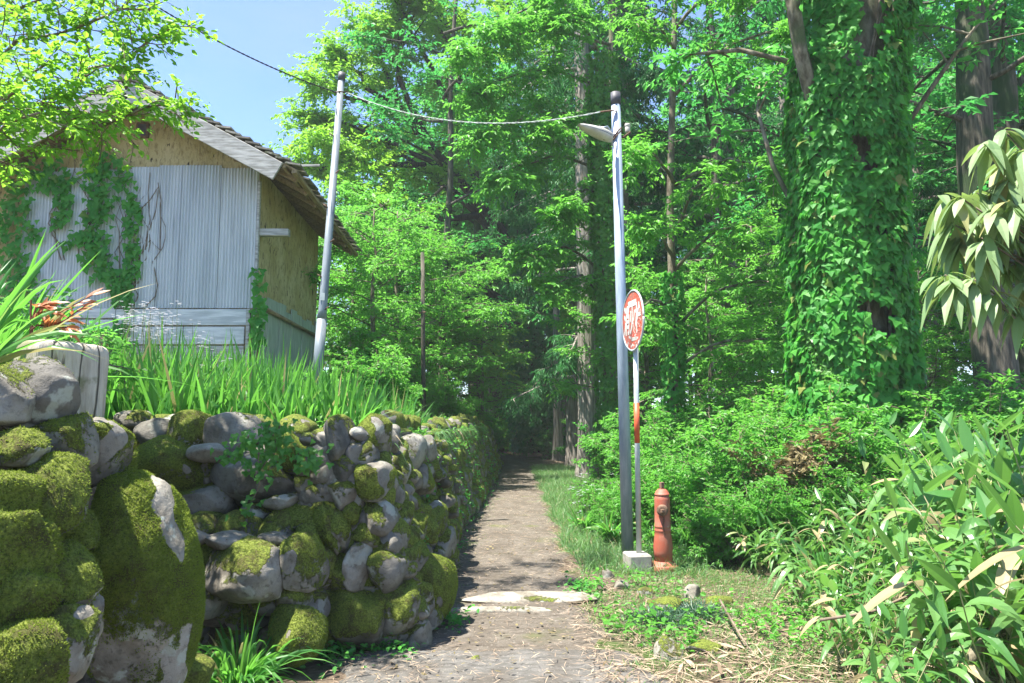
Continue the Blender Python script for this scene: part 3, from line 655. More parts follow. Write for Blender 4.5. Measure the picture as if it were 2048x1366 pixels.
for k, (px, d, s) in enumerate([(745, 14.0, .85), (790, 15.5, .95), (700, 17, 1.0), (880, 19, 1.0), (940, 24, .9), (990, 29, 1.1), (830, 23, 1.2), (1085, 30, .9), (745, 21, 1.15), (1290, 15, .95), (1420, 12.5, .8), (1500, 14.5, 1.0), (1560, 18, 1.0), (1850, 13, .8), (1950, 15.5, .9), (1380, 20, 1.1), (1240, 24, 1.0), (1010, 38, 1.2), (1720, 14, .9), (660, 24, 1.1), (965, 21, .8), (1098, 27, 1.0), (640, 19, 1.1)]):
    first_or_copy((u1, u2)[k % 2], used, pxx(px, d), d, s, rr.uniform(0, 6.28))

def guided(name, trunk_px, limbs_px, r0, par, bark, leaf, label, cat='tree', group=None, parts=('trunk', 'crown'), wob=.0, trr=None):
    tp = np.array([at(*q) for q in trunk_px]); n = len(tp); tr = (tp, np.linspace(r0, r0 * .35, n) if trr is None else trr); limbs = []
    for l_ in limbs_px:
        q = np.array([at(*c_) for c_ in l_[1]]); s = np.linspace(0, len(q) - 1, 9)
        pts = np.stack([np.interp(s, np.arange(len(q)), q[:, k]) for k in range(3)], -1); Ln = np.linalg.norm(pts[-1] - pts[0])
        pts[1:-1] += R.normal(size=(7, 3)) * Ln * .012; limbs.append((pts, np.linspace(l_[0], .006, 9)))
    return plant_proto(name, parts[0], parts[1], tp[0], tr, limbs, par, bark, leaf, label, cat, group)

# big leaning tree at the end of the path (dark limbs fanning up to the left)
LT = [(0.240, [(1055, 560, 25), (960, 430, 24.5), (840, 330, 24), (720, 250, 24)]), (0.210, [(1050, 540, 25), (930, 380, 24), (830, 250, 24), (770, 130, 23.5), (750, 60, 23)]), (0.180, [(1040, 620, 25), (930, 560, 24), (800, 480, 23), (690, 450, 22.5)]),
      (0.210, [(1060, 500, 25), (1010, 330, 24), (930, 150, 24), (880, 10, 24)]), (0.180, [(1065, 450, 25), (1070, 300, 24.5), (1040, 120, 24), (1010, -40, 24)]), (0.135, [(900, 350, 24.2), (800, 170, 23), (790, 20, 23), (790, -80, 23)]), (0.105, [(850, 330, 24), (740, 330, 23), (650, 340, 22.5), (635, 330, 22)]),
      (0.105, [(800, 210, 24), (700, 200, 23), (650, 180, 22.5), (630, 160, 22)]), (0.120, [(1000, 600, 25), (900, 600, 23), (800, 600, 22), (720, 560, 21.5)]), (0.120, [(960, 430, 24.5), (860, 430, 22), (760, 400, 21), (700, 380, 21)]),
      (0.105, [(900, 350, 24.2), (780, 280, 23), (680, 250, 22.5), (640, 230, 22)]), (0.105, [(830, 250, 24), (740, 180, 23), (700, 130, 22.5), (680, 100, 22)]), (0.105, [(900, 200, 24), (820, 60, 23), (790, -40, 22.5)]), (0.105, [(900, 420, 24), (790, 380, 22), (700, 300, 21.5), (650, 290, 21)]), (0.105, [(930, 200, 24), (880, 60, 23), (850, -60, 22.5)]), (0.120, [(1060, 640, 25), (980, 660, 23), (900, 700, 22), (840, 700, 21)])]
guided('zelkova_tree', [(1072, 900, 25.5), (1068, 800, 25.3), (1062, 650, 25), (1052, 520, 25), (1030, 380, 25)], LT, .62,
       dict(seed=41, dens=4.6, bl=1.7, nt=16, tl=.50, nl=9, ls=.155, lw=.5, br=.028, f0=.42, droop=.03), M['bark_black'], M['leaf_lime'], 'big dark tree at the path end, limbs fanning up left against the sky')
# spray-leaved tree left of the lamp pole, limbs toward the left
L2 = []
for (y0, x1, y1) in ((-60, 1000, 40), (30, 930, 90), (120, 960, 170), (200, 960, 260), (290, 1000, 340), (100, 1120, 30), (500, 1050, 500), (430, 1120, 420), (560, 1110, 560), (250, 1090, 250), (360, 1130, 400), (-80, 1100, -30)):
    L2.append((.035, [(1225, y0 + 60, 15), ((1225 + x1) / 2, (y0 + y1) / 2 - 10, 14.3), (x1 + 15, y1, 13.8), (x1, y1 + 15, 13.5)]))
guided('leafy_tree', [(1222, 960, 15), (1222, 600, 15), (1222, 200, 15), (1222, -200, 15)], L2, .10,
       dict(seed=42, dens=7, bl=.75, nt=9, tl=.38, nl=9, ls=.13, lw=.42, br=.010, f0=.15, droop=.12, tflat=.2, nj=.3, flat=.3), M['bark_grey'], M['leaf_bright'], 'tree with bright layered leaf sprays hanging left of the tall lamp pole')
L3 = []
for (x0, y0, x1, y1) in ((1350, 150, 1560, 60), (1350, 330, 1540, 330), (1350, 330, 1262, 300), (1350, 500, 1500, 450), (1350, 480, 1270, 440), (1350, 620, 1530, 560), (1350, 600, 1270, 620), (1350, 700, 1540, 680), (1350, 60, 1270, 40), (1350, 20, 1480, -40), (1350, 430, 1420, 360)):
    L3.append((.03, [(x0, y0 + 40, 11.5), ((x0 + x1) / 2, (y0 + y1) / 2 - 15, 11), (x1, y1, 10.5), (x1 + 8, y1 + 20, 10.3)]))
guided('leafy_tree', [(1345, 860, 11.5), (1348, 700, 11.5), (1340, 400, 11.5), (1350, 0, 11.5), (1350, -200, 11.5)], L3, .085,
       dict(seed=43, dens=6.5, bl=.60, nt=8, tl=.30, nl=9, ls=.105, lw=.42, br=.008, f0=.15, droop=.12, tflat=.2, nj=.3, flat=.3), M['bark_grey'], M['leaf_bright'], 'slender tree just right of the round red sign, vines on its trunk')

# bare lower trunks of cedars beside the path
def cedar_col(px0, px1, ybase, d, wpx, label, seed):
    r_ = wpx / F * d / 2; b = at(px0, ybase, d); z0 = float(hgt(b[0], d)) - .05; b[2] = z0; tx = pxx(px1, d)
    root = thing('cedar_tree', b, label, 'conifer', 'tall straight cedars lining the right of the path'); mb = MB(); n = 40; th = np.linspace(0, 6.283, 40, endpoint=False); vs = []
    for k in range(n):
        t = k / (n - 1); z = z0 + 16 * t; rr_ = r_ * (1 - .45 * t) * (1 + .45 * math.exp(-t * 40)); xx = b[0] + (tx - b[0]) * min(t * 16 / 9, 1.3)
        rad = rr_ * (1 + .035 * np.sin(th * 9 + seed) + .03 * np.sin(th * 17 + 2 * seed + t * 3)); vs.append(np.stack([xx + rad * np.cos(th), d + rad * np.sin(th), np.full(40, z)], -1))
    vs = np.array(vs).reshape(-1, 3); i = np.arange(n - 1)[:, None] * 40; j = np.arange(40)[None]; mb.add(vs, np.stack([i + j, i + (j + 1) % 40, i + 40 + (j + 1) % 40, i + 40 + j], -1).reshape(-1, 4))
    mb.build('trunk', M['bark_cedar'], root, smooth=True); g_ = np.random.default_rng(seed); li = []
    for k in range(16):
        a = k * 2.4; zz = z0 + 7.5 + 8 * (k / 16); L = 2.4 * (1.2 - k / 16); li.append((branch_pts((b[0], d, zz), (math.cos(a), math.sin(a), .0), L, 6, .12, .1, g_), np.linspace(.05, .008, 7)))
    wd, cr_ = foliage(li, dict(seed=seed, dens=4, bl=.9, nt=10, tl=.40, nl=9, ls=.16, lw=.2, br=.012, f0=.1, droop=.15, tdroop=.6, ldroop=.9, nj=1.0, jit=.03))
    wd.build('branch_wood', M['bark_cedar'], root, smooth=True); cr_.build('crown', M['needle'], root); return root
cedar_col(1180, 1172, 950, 16.5, 44, 'thickest straight cedar with fibrous grey brown bark beside the path, nearest the lamp pole', 1)
cedar_col(1146, 1142, 925, 20.5, 26, 'middle cedar trunk of the row beside the path, half wrapped in climbing leaves', 2)
cedar_col(1116, 1114, 912, 23.5, 18, 'slim pale cedar trunk left of the row beside the path', 3)
cedar_col(1128, 1126, 908, 26.5, 16, 'thin shaded cedar trunk between two others, farthest of the row', 4)
cedar_col(1258, 1252, 960, 17.5, 26, 'dark cedar trunk right behind the tall lamp pole', 5)

# ---- ivy: climbing leaves on a trunk
def climber(name, cen, rad, z0, z1, n, leaf, ls, label, aspan=(0, 6.283), cover=None, part=True, stick=.05, tpl=IVY, group=None, bulge=.10):
    root = thing(name, cen(z0), label, 'climbing plant', group); mb = MB(); z = R.uniform(z0, z1, n); a = R.uniform(aspan[0], aspan[1], n)
    C = np.array([cen(q) for q in z]); r_ = np.array([rad(q) for q in z])
    n_ = n; lump = bulge * fbm(np.stack([np.cos(a), np.sin(a), z * 1.1], -1), 2.6, 17, 3)
    if cover is not None: k = R.random(n) < cover(a, z); z, a, C, r_, lump = z[k], a[k], C[k], r_[k], lump[k]
    O_ = np.stack([np.cos(a), np.sin(a), 0 * a], -1); P = C + O_ * (r_ + stick + np.abs(lump) + R.random(len(a)) * stick)[:, None]; P[:, 2] = z
    D = V3(0, 0, -1) + O_ * .35 + R.normal(size=P.shape) * .36; N = O_ + V3(0, 0, .55) + R.normal(size=P.shape) * .42; L = ls * R.uniform(.45, 1.35, len(P))
    leaves(mb, P, D, N, L, L * 1.05, tpl); mb.build('leaves', M[leaf], root)
    vm = MB()
    for k in range(7):
        a0 = R.uniform(*aspan); zz = np.linspace(z0, z1, 24); aa = a0 + .5 * np.sin(zz * 1.3 + k); vm.tube(np.array([cen(q) + np.array([math.cos(b) * (rad(q) + .02), math.sin(b) * (rad(q) + .02), 0]) for q, b in zip(zz, aa)]), np.linspace(.022, .008, 24), 5)
    vm.build('vine_stem', M['twig'], root, smooth=True); return root
def lerp_cen(pxl, d):   # centre line by (px, py) pairs
    P = np.array([at(a, b, d) for a, b in pxl]); o_ = np.argsort(P[:, 2]); P = P[o_]
    return lambda z: np.array([np.interp(z, P[:, 2], P[:, 0]), d, z])
# the great ivy-covered tree on the right
D8 = 8.6; cen8 = lerp_cen([(1705, 860), (1690, 500), (1690, 150), (1720, -100)], D8)
g0 = float(hgt(4.0, D8)); bt = thing('old_tree', cen8(g0), 'massive grey barked old tree on the right, trunk swallowed by large ivy leaves', 'tree')
zz = np.linspace(g0 - .1, 7.6, 60); th = np.linspace(0, 6.283, 48, endpoint=False); mb = MB(); vs = []
for z in zz:
    c = cen8(z); r_ = .43 + .16 * math.exp(-(z - g0) * 1.6) - .012 * z; lob = 1 + .10 * np.cos(2 * th + .6) * min(1, z / 4) + .05 * np.sin(3 * th + 1 + z * .5) + .03 * np.sin(7 * th + z)
    vs.append(np.stack([c[0] + r_ * lob * np.cos(th), c[1] + r_ * lob * np.sin(th), np.full(48, z)], -1))
i = np.arange(59)[:, None] * 48; j = np.arange(48)[None]; mb.add(np.array(vs).reshape(-1, 3), np.stack([i + j, i + (j + 1) % 48, i + 48 + (j + 1) % 48, i + 48 + j], -1).reshape(-1, 4))
mb.build('trunk', M['bark_grey'], bt, smooth=True)
li = []
for (a, e, L) in ((.3, .7, 4), (1.5, .9, 4), (2.6, .8, 4.5), (3.6, .9, 4), (4.6, 1.2, 3.2), (5.4, .8, 4), (0, 1.6, 4)):
    c = cen8(7.2); li.append((branch_pts(c, (math.cos(a), math.sin(a), e), L, 7, .02, .08), np.linspace(.22, .02, 8)))
c = at(1650, 300, D8 - .2); li.append((np.array([c, at(1600, 100, D8 - .4), at(1575, -60, D8 - .5), at(1560, -200, D8 - .5)]), np.array([.09, .085, .08, .05])))
for q in ([(1760, 330, 8.9), (1860, 180, 8.8), (1930, 80, 8.6), (2010, -20, 8.4)], [(1650, 140, 8.6), (1480, 100, 8.8), (1420, 105, 9), (1360, 110, 9.2)], [(1640, 520, 8.7), (1545, 330, 8.8), (1515, 220, 9), (1520, 160, 9.2)]):
    li.append((np.array([at(*k) for k in q]), np.array([.035, .03, .022, .01])))
wd, cr_ = foliage(li, dict(seed=51, dens=2.2, bl=1.2, nt=8, tl=.4, nl=8, ls=.13, lw=.5, br=.02, f0=.5, droop=.05)); wd.build('limbs', M['bark_grey'], bt, smooth=True); cr_.build('crown', M['leaf_mid'], bt)
rad8 = lambda z: .46 + .13 * math.exp(-(z - g0) * 1.2)
def cov8(a, z):
    bare = np.exp(-((np.mod(a + .25 - 4.95 + math.pi, 6.283) - math.pi) / .42) ** 2) * ss(4.9, 5.6, z); low = np.exp(-((np.mod(a - 5.3 + math.pi, 6.283) - math.pi) / .22) ** 2) * ss(1.9, 1.2, z)
    mid = .35 * np.exp(-((np.mod(a - 4.55 + math.pi, 6.283) - math.pi) / .10) ** 2) * (z < 4.5)
    return np.clip(1 - bare * 1.15 - low - mid, 0.0, 1) * (fbm(np.stack([np.cos(a) * 1.2, np.sin(a) * 1.2, z * .9], -1), 4.0, 91, 4) > -.55)
climber('ivy', cen8, rad8, .5, 7.4, 23000, 'ivy', .102, 'dense curtain of large five pointed ivy leaves hanging round the old tree trunk', (2.7, 7.1), cov8, stick=.08, bulge=.15)
def cov9(a, z): return ss(3.6, 1.5, z) * .9
climber('ivy', cen8, lambda z: rad8(z) + .06, .5, 3.6, 5200, 'ivy_small', .06, 'small leaved ivy creeping up the lower left flank of the old tree', (3.1, 4.5), cov9, stick=.04)
# ivy on the trunk behind the lamp pole, and others
D9 = 14.0; cen9 = lerp_cen([(1224, 985), (1218, 600), (1206, 300), (1205, 0)], D9)
climber('ivy', cen9, lambda z: .09 + .04 * ss(0, 2, z), .1, 8.5, 7500, 'ivy_small', .085, 'glossy ivy column climbing beside the cedars just behind the lamp pole', (2.6, 6.9), None, stick=.05, bulge=.16)
c2_ = lerp_cen([(1146, 925), (1142, 400)], 20.2)
climber('ivy', c2_, lambda z: .22, 2.0, 8.5, 2600, 'leaf_lime', .10, 'yellow green vine leaves half wrapping the middle cedar', (2.6, 4.6), None, stick=.04, bulge=.08)
c3_ = lerp_cen([(1070, 900), (1062, 650), (1050, 520)], 25.0)
climber('ivy', c3_, lambda z: .62, .3, 9.5, 9000, 'leaf_dark', .16, 'dark ivy coating the big leaning tree where the path ends', (2.4, 7.0), None, stick=.08, bulge=.2)
c4_ = lerp_cen([(1345, 860), (1348, 700), (1340, 400), (1350, 0)], 11.4)
climber('ivy', c4_, lambda z: .06, .4, 3.6, 800, 'ivy', .09, 'thin veil of ivy on the slender trunk right of the red sign', (2.8, 6.6), None, stick=.04, bulge=.08)
# dark trunks far right
for (px0, px1, d, r_, lb) in ((1988, 1985, 11.0, .33, 'stout dark trunk at the right edge behind the drooping big leaved shrub'), (2052, 2040, 13, .3, 'dark trunk cut by the right edge of the view'), (985, 988, 34, .42, 'broad dark trunk standing left of the path bend'), (880, 905, 20, .12, 'thin dark trunk behind the weathered wooden post'), (1440, 1446, 16, .16, 'thin trunk glimpsed between shrubs right of the sign')):
    x = pxx(px0, d); z0 = float(hgt(x, d)) - .1; root = thing('tree', (x, d, z0), lb, 'tree'); n = 14; zt = np.linspace(z0, z0 + 13, n); pts = np.stack([np.linspace(x, pxx(px1, d), n) + .05 * np.sin(zt), np.full(n, d), zt], -1)
    MB().tube(pts, np.linspace(r_, r_ * .4, n) * np.concatenate([[1.3], np.ones(n - 1)]), 16, True, .03).build('trunk', M['bark_dark'], root, smooth=True); li = []
    g_ = np.random.default_rng(int(px0))
    for k in range(14): a = k * 2.4; zc = z0 + (3.0 if d < 30 else 5) + 9 * k / 14; li.append((branch_pts((x, d, zc), (math.cos(a), math.sin(a), .35), 2.6, 6, .05, .12, g_), np.linspace(.05, .008, 7)))
    wd, cr_ = foliage(li, dict(PB, seed=int(px0), nt=7, nl=7, bl=1.0)); wd.build('limbs', M['bark_dark'], root, smooth=True); cr_.build('crown', M['leaf_dark'], root)

# ------------------------------------------------------------------ barn
hb = thing('mud_barn', (-5, 11.5, 1.6), 'old mud plastered storehouse with tin sheeted front and sagging shingle roof', 'barn')
XR, XL, YF, YB = -3.50, -7.15, 10.0, 13.1; XRG = -5.15
ZE = float(at(515, 336, YF)[2]) + .05; ZA = float(at(265, 172, 9.55)[2]); EX = -2.86; ZEF, ZEB = 4.56, 4.32; XLE = -7.6
slope = (ZA - ZEF) / (EX - XRG)
def roof_z(x, y):
    zr = ZA - .10 * ss(9.5, 13.5, y); ze = ZEF + (ZEB - ZEF) * (y - 9.5) / 4.0
    return np.where(x > XRG, zr + (ze - zr) * (x - XRG) / (EX - XRG), zr + (ze - zr) * (XRG - x) / (XRG - XLE))
def mudwall(name, axis_, c, a0, a1, topf, z0, sgn):
    na, nz = 90, 90; A = np.linspace(a0, a1, na); U = np.linspace(0, 1, nz); Ag, Ug = np.meshgrid(A, U, indexing='ij'); Zg = z0 + (topf(Ag) - z0) * Ug
    P = np.stack([Ag.ravel(), Zg.ravel(), Zg.ravel() * 0], -1); dsp = .012 * fbm(P, 7, 8, 5).reshape(Ag.shape)
    V = np.stack([Ag, c + dsp, Zg], -1) if axis_ == 'x' else np.stack([c + dsp, Ag, Zg], -1)
    i = np.arange(na - 1)[:, None] * nz; j = np.arange(nz - 1)[None]; qd = np.stack([i + j, i + nz + j, i + nz + j + 1, i + j + 1], -1).reshape(-1, 4)
    return MB().add(V.reshape(-1, 3), qd if sgn else qd[:, ::-1]).build(name, M['mud'], hb, smooth=True)
mudwall('gable_wall', 'x', YF, XL, XR, lambda a: roof_z(a, YF) - .10, 1.4, True)
mudwall('side_wall', 'y', XR, YF, YB, lambda a: roof_z(np.full_like(a, XR), a) - .10, 1.4, True)
mudwall('side_wall', 'y', XL, YF, YB, lambda a: roof_z(np.full_like(a, XL), a) - .10, 1.4, False)
mudwall('gable_wall', 'x', YB, XL, XR, lambda a: roof_z(a, YB) - .10, 1.4, False)
# tin sheets on the front
edges = [515, 440, 366, 318, 262, 190, 118, 50]
for k in range(len(edges) - 1):
    x1 = float(at(edges[k], 450, YF)[0]) + .01; x0 = float(at(edges[k + 1], 450, YF)[0]) - .01
    zt = float(at(0, (338, 333, 332, 336, 340, 338, 345)[k], YF)[2]); zb = float(at(0, 617, YF)[2]); n = int((x1 - x0) / .044 * 10); xs = np.linspace(x0, x1, n)
    off = -.035 - .014 * (k % 2); yy = YF + off + .013 * np.sin(xs / .044 * 2 * math.pi); zs = np.linspace(zb, zt, 5); Xg, Zg = np.meshgrid(xs, zs, indexing='ij'); Yg = np.repeat(yy[:, None], 5, 1) + .006 * np.sin(Zg * 2.3 + k) + .004 * np.sin(Xg * 9)
    i = np.arange(n - 1)[:, None] * 5; j = np.arange(4)[None]; qd = np.stack([i + j, i + 5 + j, i + 5 + j + 1, i + j + 1], -1).reshape(-1, 4)
    MB().add(np.stack([Xg, Yg, Zg], -1).reshape(-1, 3), qd).build('tin_sheet', M['tin'], hb, smooth=True)
MB().box((XR + .004, YF - .03, (ZE + 2.0) / 2 - .15), (.035, .06, ZE - 2.0 - .2), 0, None, .004).build('corner_post', M['wood_grey'], hb)
# boards under the sheets
for (x0, x1, p0, p1, mt) in ((-6.75, -5.38, 617, 638, 'wood_white'), (-5.37, -3.60, 619, 652, 'wood_white'), (-6.75, -5.40, 640, 662, 'wood_white'), (-5.37, -4.45, 654, 690, 'wood_white'), (-4.44, -3.62, 654, 690, 'wood_white'), (-6.75, -5.40, 664, 690, 'wood_brown'), (-5.37, -3.62, 692, 760, 'wood_grey')):
    z1, z0 = float(at(0, p0, YF)[2]), float(at(0, p1, YF)[2]); MB().box(((x0 + x1) / 2, YF - .045 - .01 * R.random(), (z0 + z1) / 2), (x1 - x0, .03, z1 - z0 - .006), 0, None, .005).build('board', M[mt], hb)
MB().box((-3.57, YF - .06, 2.35), (.05, .05, .9), 0, None, .004).build('board', M['wood_grey'], hb)
# planks on the side wall with a bamboo batten
y0 = YF + .12; k = 0
while y0 < YB - .05:
    wd_ = rr.uniform(.20, .32); zt = 2.99 + rr.uniform(-.06, .05); MB().box((XR + .03 + .006 * (k % 2), y0 + wd_ / 2, (1.5 + zt) / 2), (.018, wd_ - .012, zt - 1.5), 0, None, .003).build('plank', M['wood_green'], hb); y0 += wd_; k += 1
MB().tube([(XR + .075, YF + .1, 2.84), (XR + .08, 11.4, 2.80), (XR + .075, YB, 2.76)], .028, 10).build('bamboo_batten', M['wood_brown'], hb, smooth=True)
z_ = float(at(0, 465, YF)[2]); MB().box((XR + .19, YF + .02, z_), (.46, .10, .10), 0, None, .006).build('beam_end', M['wood_grey'], hb)
z_ = float(at(0, 330, 9.6)[2]); MB().box((-2.85, 9.62, z_), (.55, .02, .03), 0, None, .003).build('metal_strip', M['wood_grey'], hb)
c = at(287, 262, YF); f_ = MB().box((c[0], YF - .02, c[2]), (.17, .05, .22), 0, None, .006).build('gable_vent', M['rust'], hb); MB().box((c[0], YF - .047, c[2]), (.11, .01, .16)).build('vent_shade_panel', M['dark_cap'], f_)  # second box: dark plate on the vent face, coloured as the shade inside
# roof: shingle courses on both slopes, boards under, rafters, barge boards
for side in (1, -1):
    xe = EX if side > 0 else XLE; mbs = MB(); nc = 17
    for c_ in range(nc):
        t0, t1 = c_ / nc, (c_ + 1.35) / nc; xa = XRG + (xe - XRG) * t0; xb = XRG + (xe - XRG) * min(t1, 1.03); y0 = 9.46
        while y0 < 13.5:
            wd_ = rr.uniform(.13, .26); ym = y0 + wd_ / 2; za = float(roof_z(xa, ym)) + .05 + rr.uniform(0, .015); zb = float(roof_z(xb, ym)) + .10 + rr.uniform(0, .03); mbs.beam((xa, ym, za), (xb + side * rr.uniform(0, .03), ym, zb), wd_ * .96, .024, 0); y0 += wd_
    mbs.build('roof_shingles', M['shingle'], hb)
    mu = MB()
    for c_ in range(16):
        ya, yb = 9.5 + c_ * .25, 9.5 + (c_ + 1) * .25 - .008; mu.beam((XRG, (ya + yb) / 2, float(roof_z(XRG, ya)) + .03), (xe, (ya + yb) / 2, float(roof_z(xe, ya)) + .03), yb - ya, .022, 0)
    mu.build('roof_boarding', M['wood_brown'], hb)
    for c_ in range(8):
        ya = 9.75 + c_ * .5; MB().beam((XRG, ya, float(roof_z(XRG, ya)) - .02), (xe - side * .05, ya, float(roof_z(xe, ya)) - .02), .05, .07).build('rafter', M['wood_brown'], hb)
    for (fx, w2) in ((.93, .05), (.99, .07)):
        xx = XRG + (xe - XRG) * fx; MB().beam((xx, 9.5, float(roof_z(xx, 9.5)) - .0), (xx, 13.45, float(roof_z(xx, 13.45)) - .0), w2, .05).build('eave_batten', M['wood_brown'], hb)
    xq = XRG + (xe - XRG) * .90; MB().beam((XRG + side * .01, 9.47, float(roof_z(XRG, 9.5)) - .10), (xq, 9.47, float(roof_z(xq, 9.5)) - .12), .035, .26, .005).build('barge_board', M['wood_grey'], hb)
MB().tube([(XRG, 9.4, ZA + .12), (XRG, 11.5, ZA + .07), (XRG, 13.5, ZA + .02)], .09, 8, True).build('ridge_cap', M['shingle'], hb)
MB().beam((XR + .1, YF - .06, ZE + .04), (XR - .35, YF - .06, ZE + .10), .05, .14).build('beam_end', M['wood_brown'], hb)
# creeper on the tin front
cr_root = thing('creeper', (-5.5, 9.9, 1.6), 'green creeper sprawling over the tin front of the storehouse', 'climbing plant'); cm = MB(); vm = MB()
LINES = [([(195, 300), (190, 380), (200, 450), (185, 510), (215, 545)], 26, 260), ([(250, 345), (262, 400), (268, 470), (262, 540), (245, 600)], 15, 150), ([(130, 345), (60, 350), (20, 400), (60, 470)], 30, 170), ([(125, 350), (130, 400), (120, 450)], 14, 90), ([(215, 320), (240, 360), (205, 420), (160, 470), (140, 480)], 17, 95),
         ([(0, 420), (20, 500), (40, 560), (20, 600)], 36, 170), ([(210, 540), (235, 560), (248, 595)], 16, 60), ([(512, 540), (518, 600), (512, 650), (515, 690)], 12, 90), ([(245, 650), (240, 680)], 14, 40)]
for pts, sp, n in LINES:
    pts = np.array(pts, float); s = R.random(n) * (len(pts) - 1); i = np.minimum(s.astype(int), len(pts) - 2); q = pts[i] + (pts[i + 1] - pts[i]) * (s - i)[:, None] + np.clip(R.normal(size=(n, 2)), -1.6, 1.6) * sp * .62
    P = np.array([at(a, b, YF - .09 - R.random() * .06) for a, b in q]); D = V3(0, -.35, -1) + R.normal(size=P.shape) * .4; N = V3(0, -1, .45) + R.normal(size=P.shape) * .3; L = .105 * R.uniform(.6, 1.25, n); leaves(cm, P, D, N, L, L, IVY)
for k in range(16):
    x = (245 + R.normal() * 16) if k < 10 else R.uniform(120, 200); pts = [at(x, 612 if k < 10 else 520, YF - .06)]; yv = 612 if k < 10 else 520
    for _ in range(9): yv -= R.uniform(15, 34); x += R.normal() * 9 + (1.5 if k < 6 else -1); pts.append(at(x, yv, YF - .06))
    vm.tube(np.array(pts), np.linspace(.009, .003, len(pts)), 4, False)
for pts in ([(290, 500), (300, 440), (296, 385), (300, 345)], [(250, 600), (276, 520), (300, 480), (320, 500), (322, 400), (316, 365)], [(262, 590), (285, 500), (312, 420), (316, 380)], [(270, 430), (300, 400), (318, 372)]):
    vm.tube(np.array([at(a, b, YF - .06) for a, b in pts]), np.linspace(.011, .005, len(pts)), 4, False)
cm.build('leaves', M['ivy'], cr_root); vm.build('vine_stem', M['twig'], cr_root)

# ------------------------------------------------------------------ poles, wires, lamp
PL0 = at(637, 722, 9.0); PL1 = at(684, 146, 9.0); PLb = PL0 + (PL0 - PL1) * .12
PR0 = at(1256, 1112, 7.1); PR1 = at(1231, 186, 7.1)
def on(a, b, t): return a + (b - a) * t
lp = thing('utility_pole', PLb, 'grey painted steel pole with climbing pegs standing in front of the storehouse', 'utility pole')
MB().tube([PLb, on(PL0, PL1, .14)], .062, 24).build('lower_tube', M['paint_grey'], lp, smooth=True)
MB().tube([on(PL0, PL1, .14), on(PL0, PL1, .17), on(PL0, PL1, .975)], [.062, .052, .041], 24).build('upper_tube', M['paint_grey'], lp, smooth=True)
MB().tube([on(PL0, PL1, .972), on(PL0, PL1, 1.0)], .046, 24).build('cap', M['dark_cap'], lp, smooth=True)
for k, t in enumerate((.17, .28, .40, .52, .64, .77)):
    c = on(PL0, PL1, t); sx = -1 if k % 2 else 1; m_ = MB().tube([c + V3(sx * .03, -.03, 0), c + V3(sx * .085, -.05, .035)], .008, 8); m_.build('climbing_peg', M['rust'], lp, smooth=True)
c = on(PL0, PL1, .93); MB().tube([c + V3(-.052, 0, 0), c + V3(0, -.052, -.01), c + V3(.052, 0, 0), c + V3(.09, 0, .02)], .010, 8).build('wire_clamp', M['rust'], lp, smooth=True)
c = on(PL0, PL1, .20); MB().box(c + V3(0, -.055, .05), (.06, .006, .09)).build('number_plate', M['white_paint'], lp)
rp = thing('utility_pole', PR0 - V3(0, 0, .2), 'galvanised steel pole carrying the street lamp, right of the path', 'utility pole')
MB().tube([PR0 - V3(0, 0, .2), on(PR0, PR1, .5), on(PR0, PR1, .975)], [.057, .051, .046], 32).build('tube', M['galv'], rp, smooth=True)
MB().tube([on(PR0, PR1, .972), on(PR0, PR1, 1.0)], .050, 32).build('cap', M['dark_cap'], rp, smooth=True)
cb = on(PR0, PR1, .90)
for dz in (0, .03): MB().tube([cb + V3(.052 * math.cos(a), .052 * math.sin(a), dz + .06 * math.cos(a)) for a in np.linspace(0, 6.283, 17)], .007, 6).build('clamp_band', M['rust'], rp, smooth=True)
MB().tube([cb + V3(.05, -.03, -.03), cb + V3(.13, -.05, .03)], .010, 8).build('clamp_bolt', M['rust'], rp, smooth=True)
ins = MB().lathe([(.022, 0), (.026, .01), (.026, .05), (.022, .055), (.028, .06), (.028, .085), (.02, .09)], cb + V3(.105, -.03, .03), 16).build('insulator', M['porcelain'], rp, smooth=True)
hk = on(PR0, PR1, .955); MB().tube([hk + V3(.0, -.055, -.01), hk + V3(-.06, -.05, .0), hk + V3(-.16, -.04, -.01)], .008, 8).build('wire_hook', M['rust'], rp, smooth=True)
# street lamp: boat-shaped head on a bent arm
ls_ = thing('street_lamp', cb, 'cream boat shaped street lamp head on a bent arm at the pole top', 'street lamp')
MB().tube([cb + V3(-.045, -.02, -.10), cb + V3(-.055, -.02, .04), cb + V3(-.10, -.04, .085), cb + V3(-.16, -.05, .07)], .014, 12).build('arm', M['galv'], ls_, smooth=True)
A0 = at(1222, 276, 7.0); A1 = at(1158, 250, 6.8); Xd = nrm(A1 - A0); Ld = np.linalg.norm(A1 - A0) * 1.0; Yd = nrm(np.cross(V3(0, 0, 1), Xd)); Zd = np.cross(Xd, Yd)
def boat(top):
    n, k = 22, 20; vs = []
    for i_ in range(n):
        t = i_ / (n - 1); w_ = .070 * math.sin(math.pi * min(.08 + .92 * t, 1) * .96 + .02) ** .55 * (1 - .25 * t) + .004; hh = .075 * (1 - .60 * t) * math.sin(math.pi * (.12 + .86 * t)) ** .4
        for j_ in range(k):
            a = math.pi * j_ / (k - 1); y_, z_ = math.cos(a) * w_, math.sin(a) * (hh if top else -hh * .9); vs.append(A0 + Xd * (t * Ld) + Yd * y_ + Zd * (z_ + (0.002 if top else -.002)))
    i = np.arange(n - 1)[:, None] * k; j = np.arange(k - 1)[None]; return MB().add(np.array(vs), np.stack([i + j, i + j + 1, i + k + j + 1, i + k + j], -1).reshape(-1, 4))
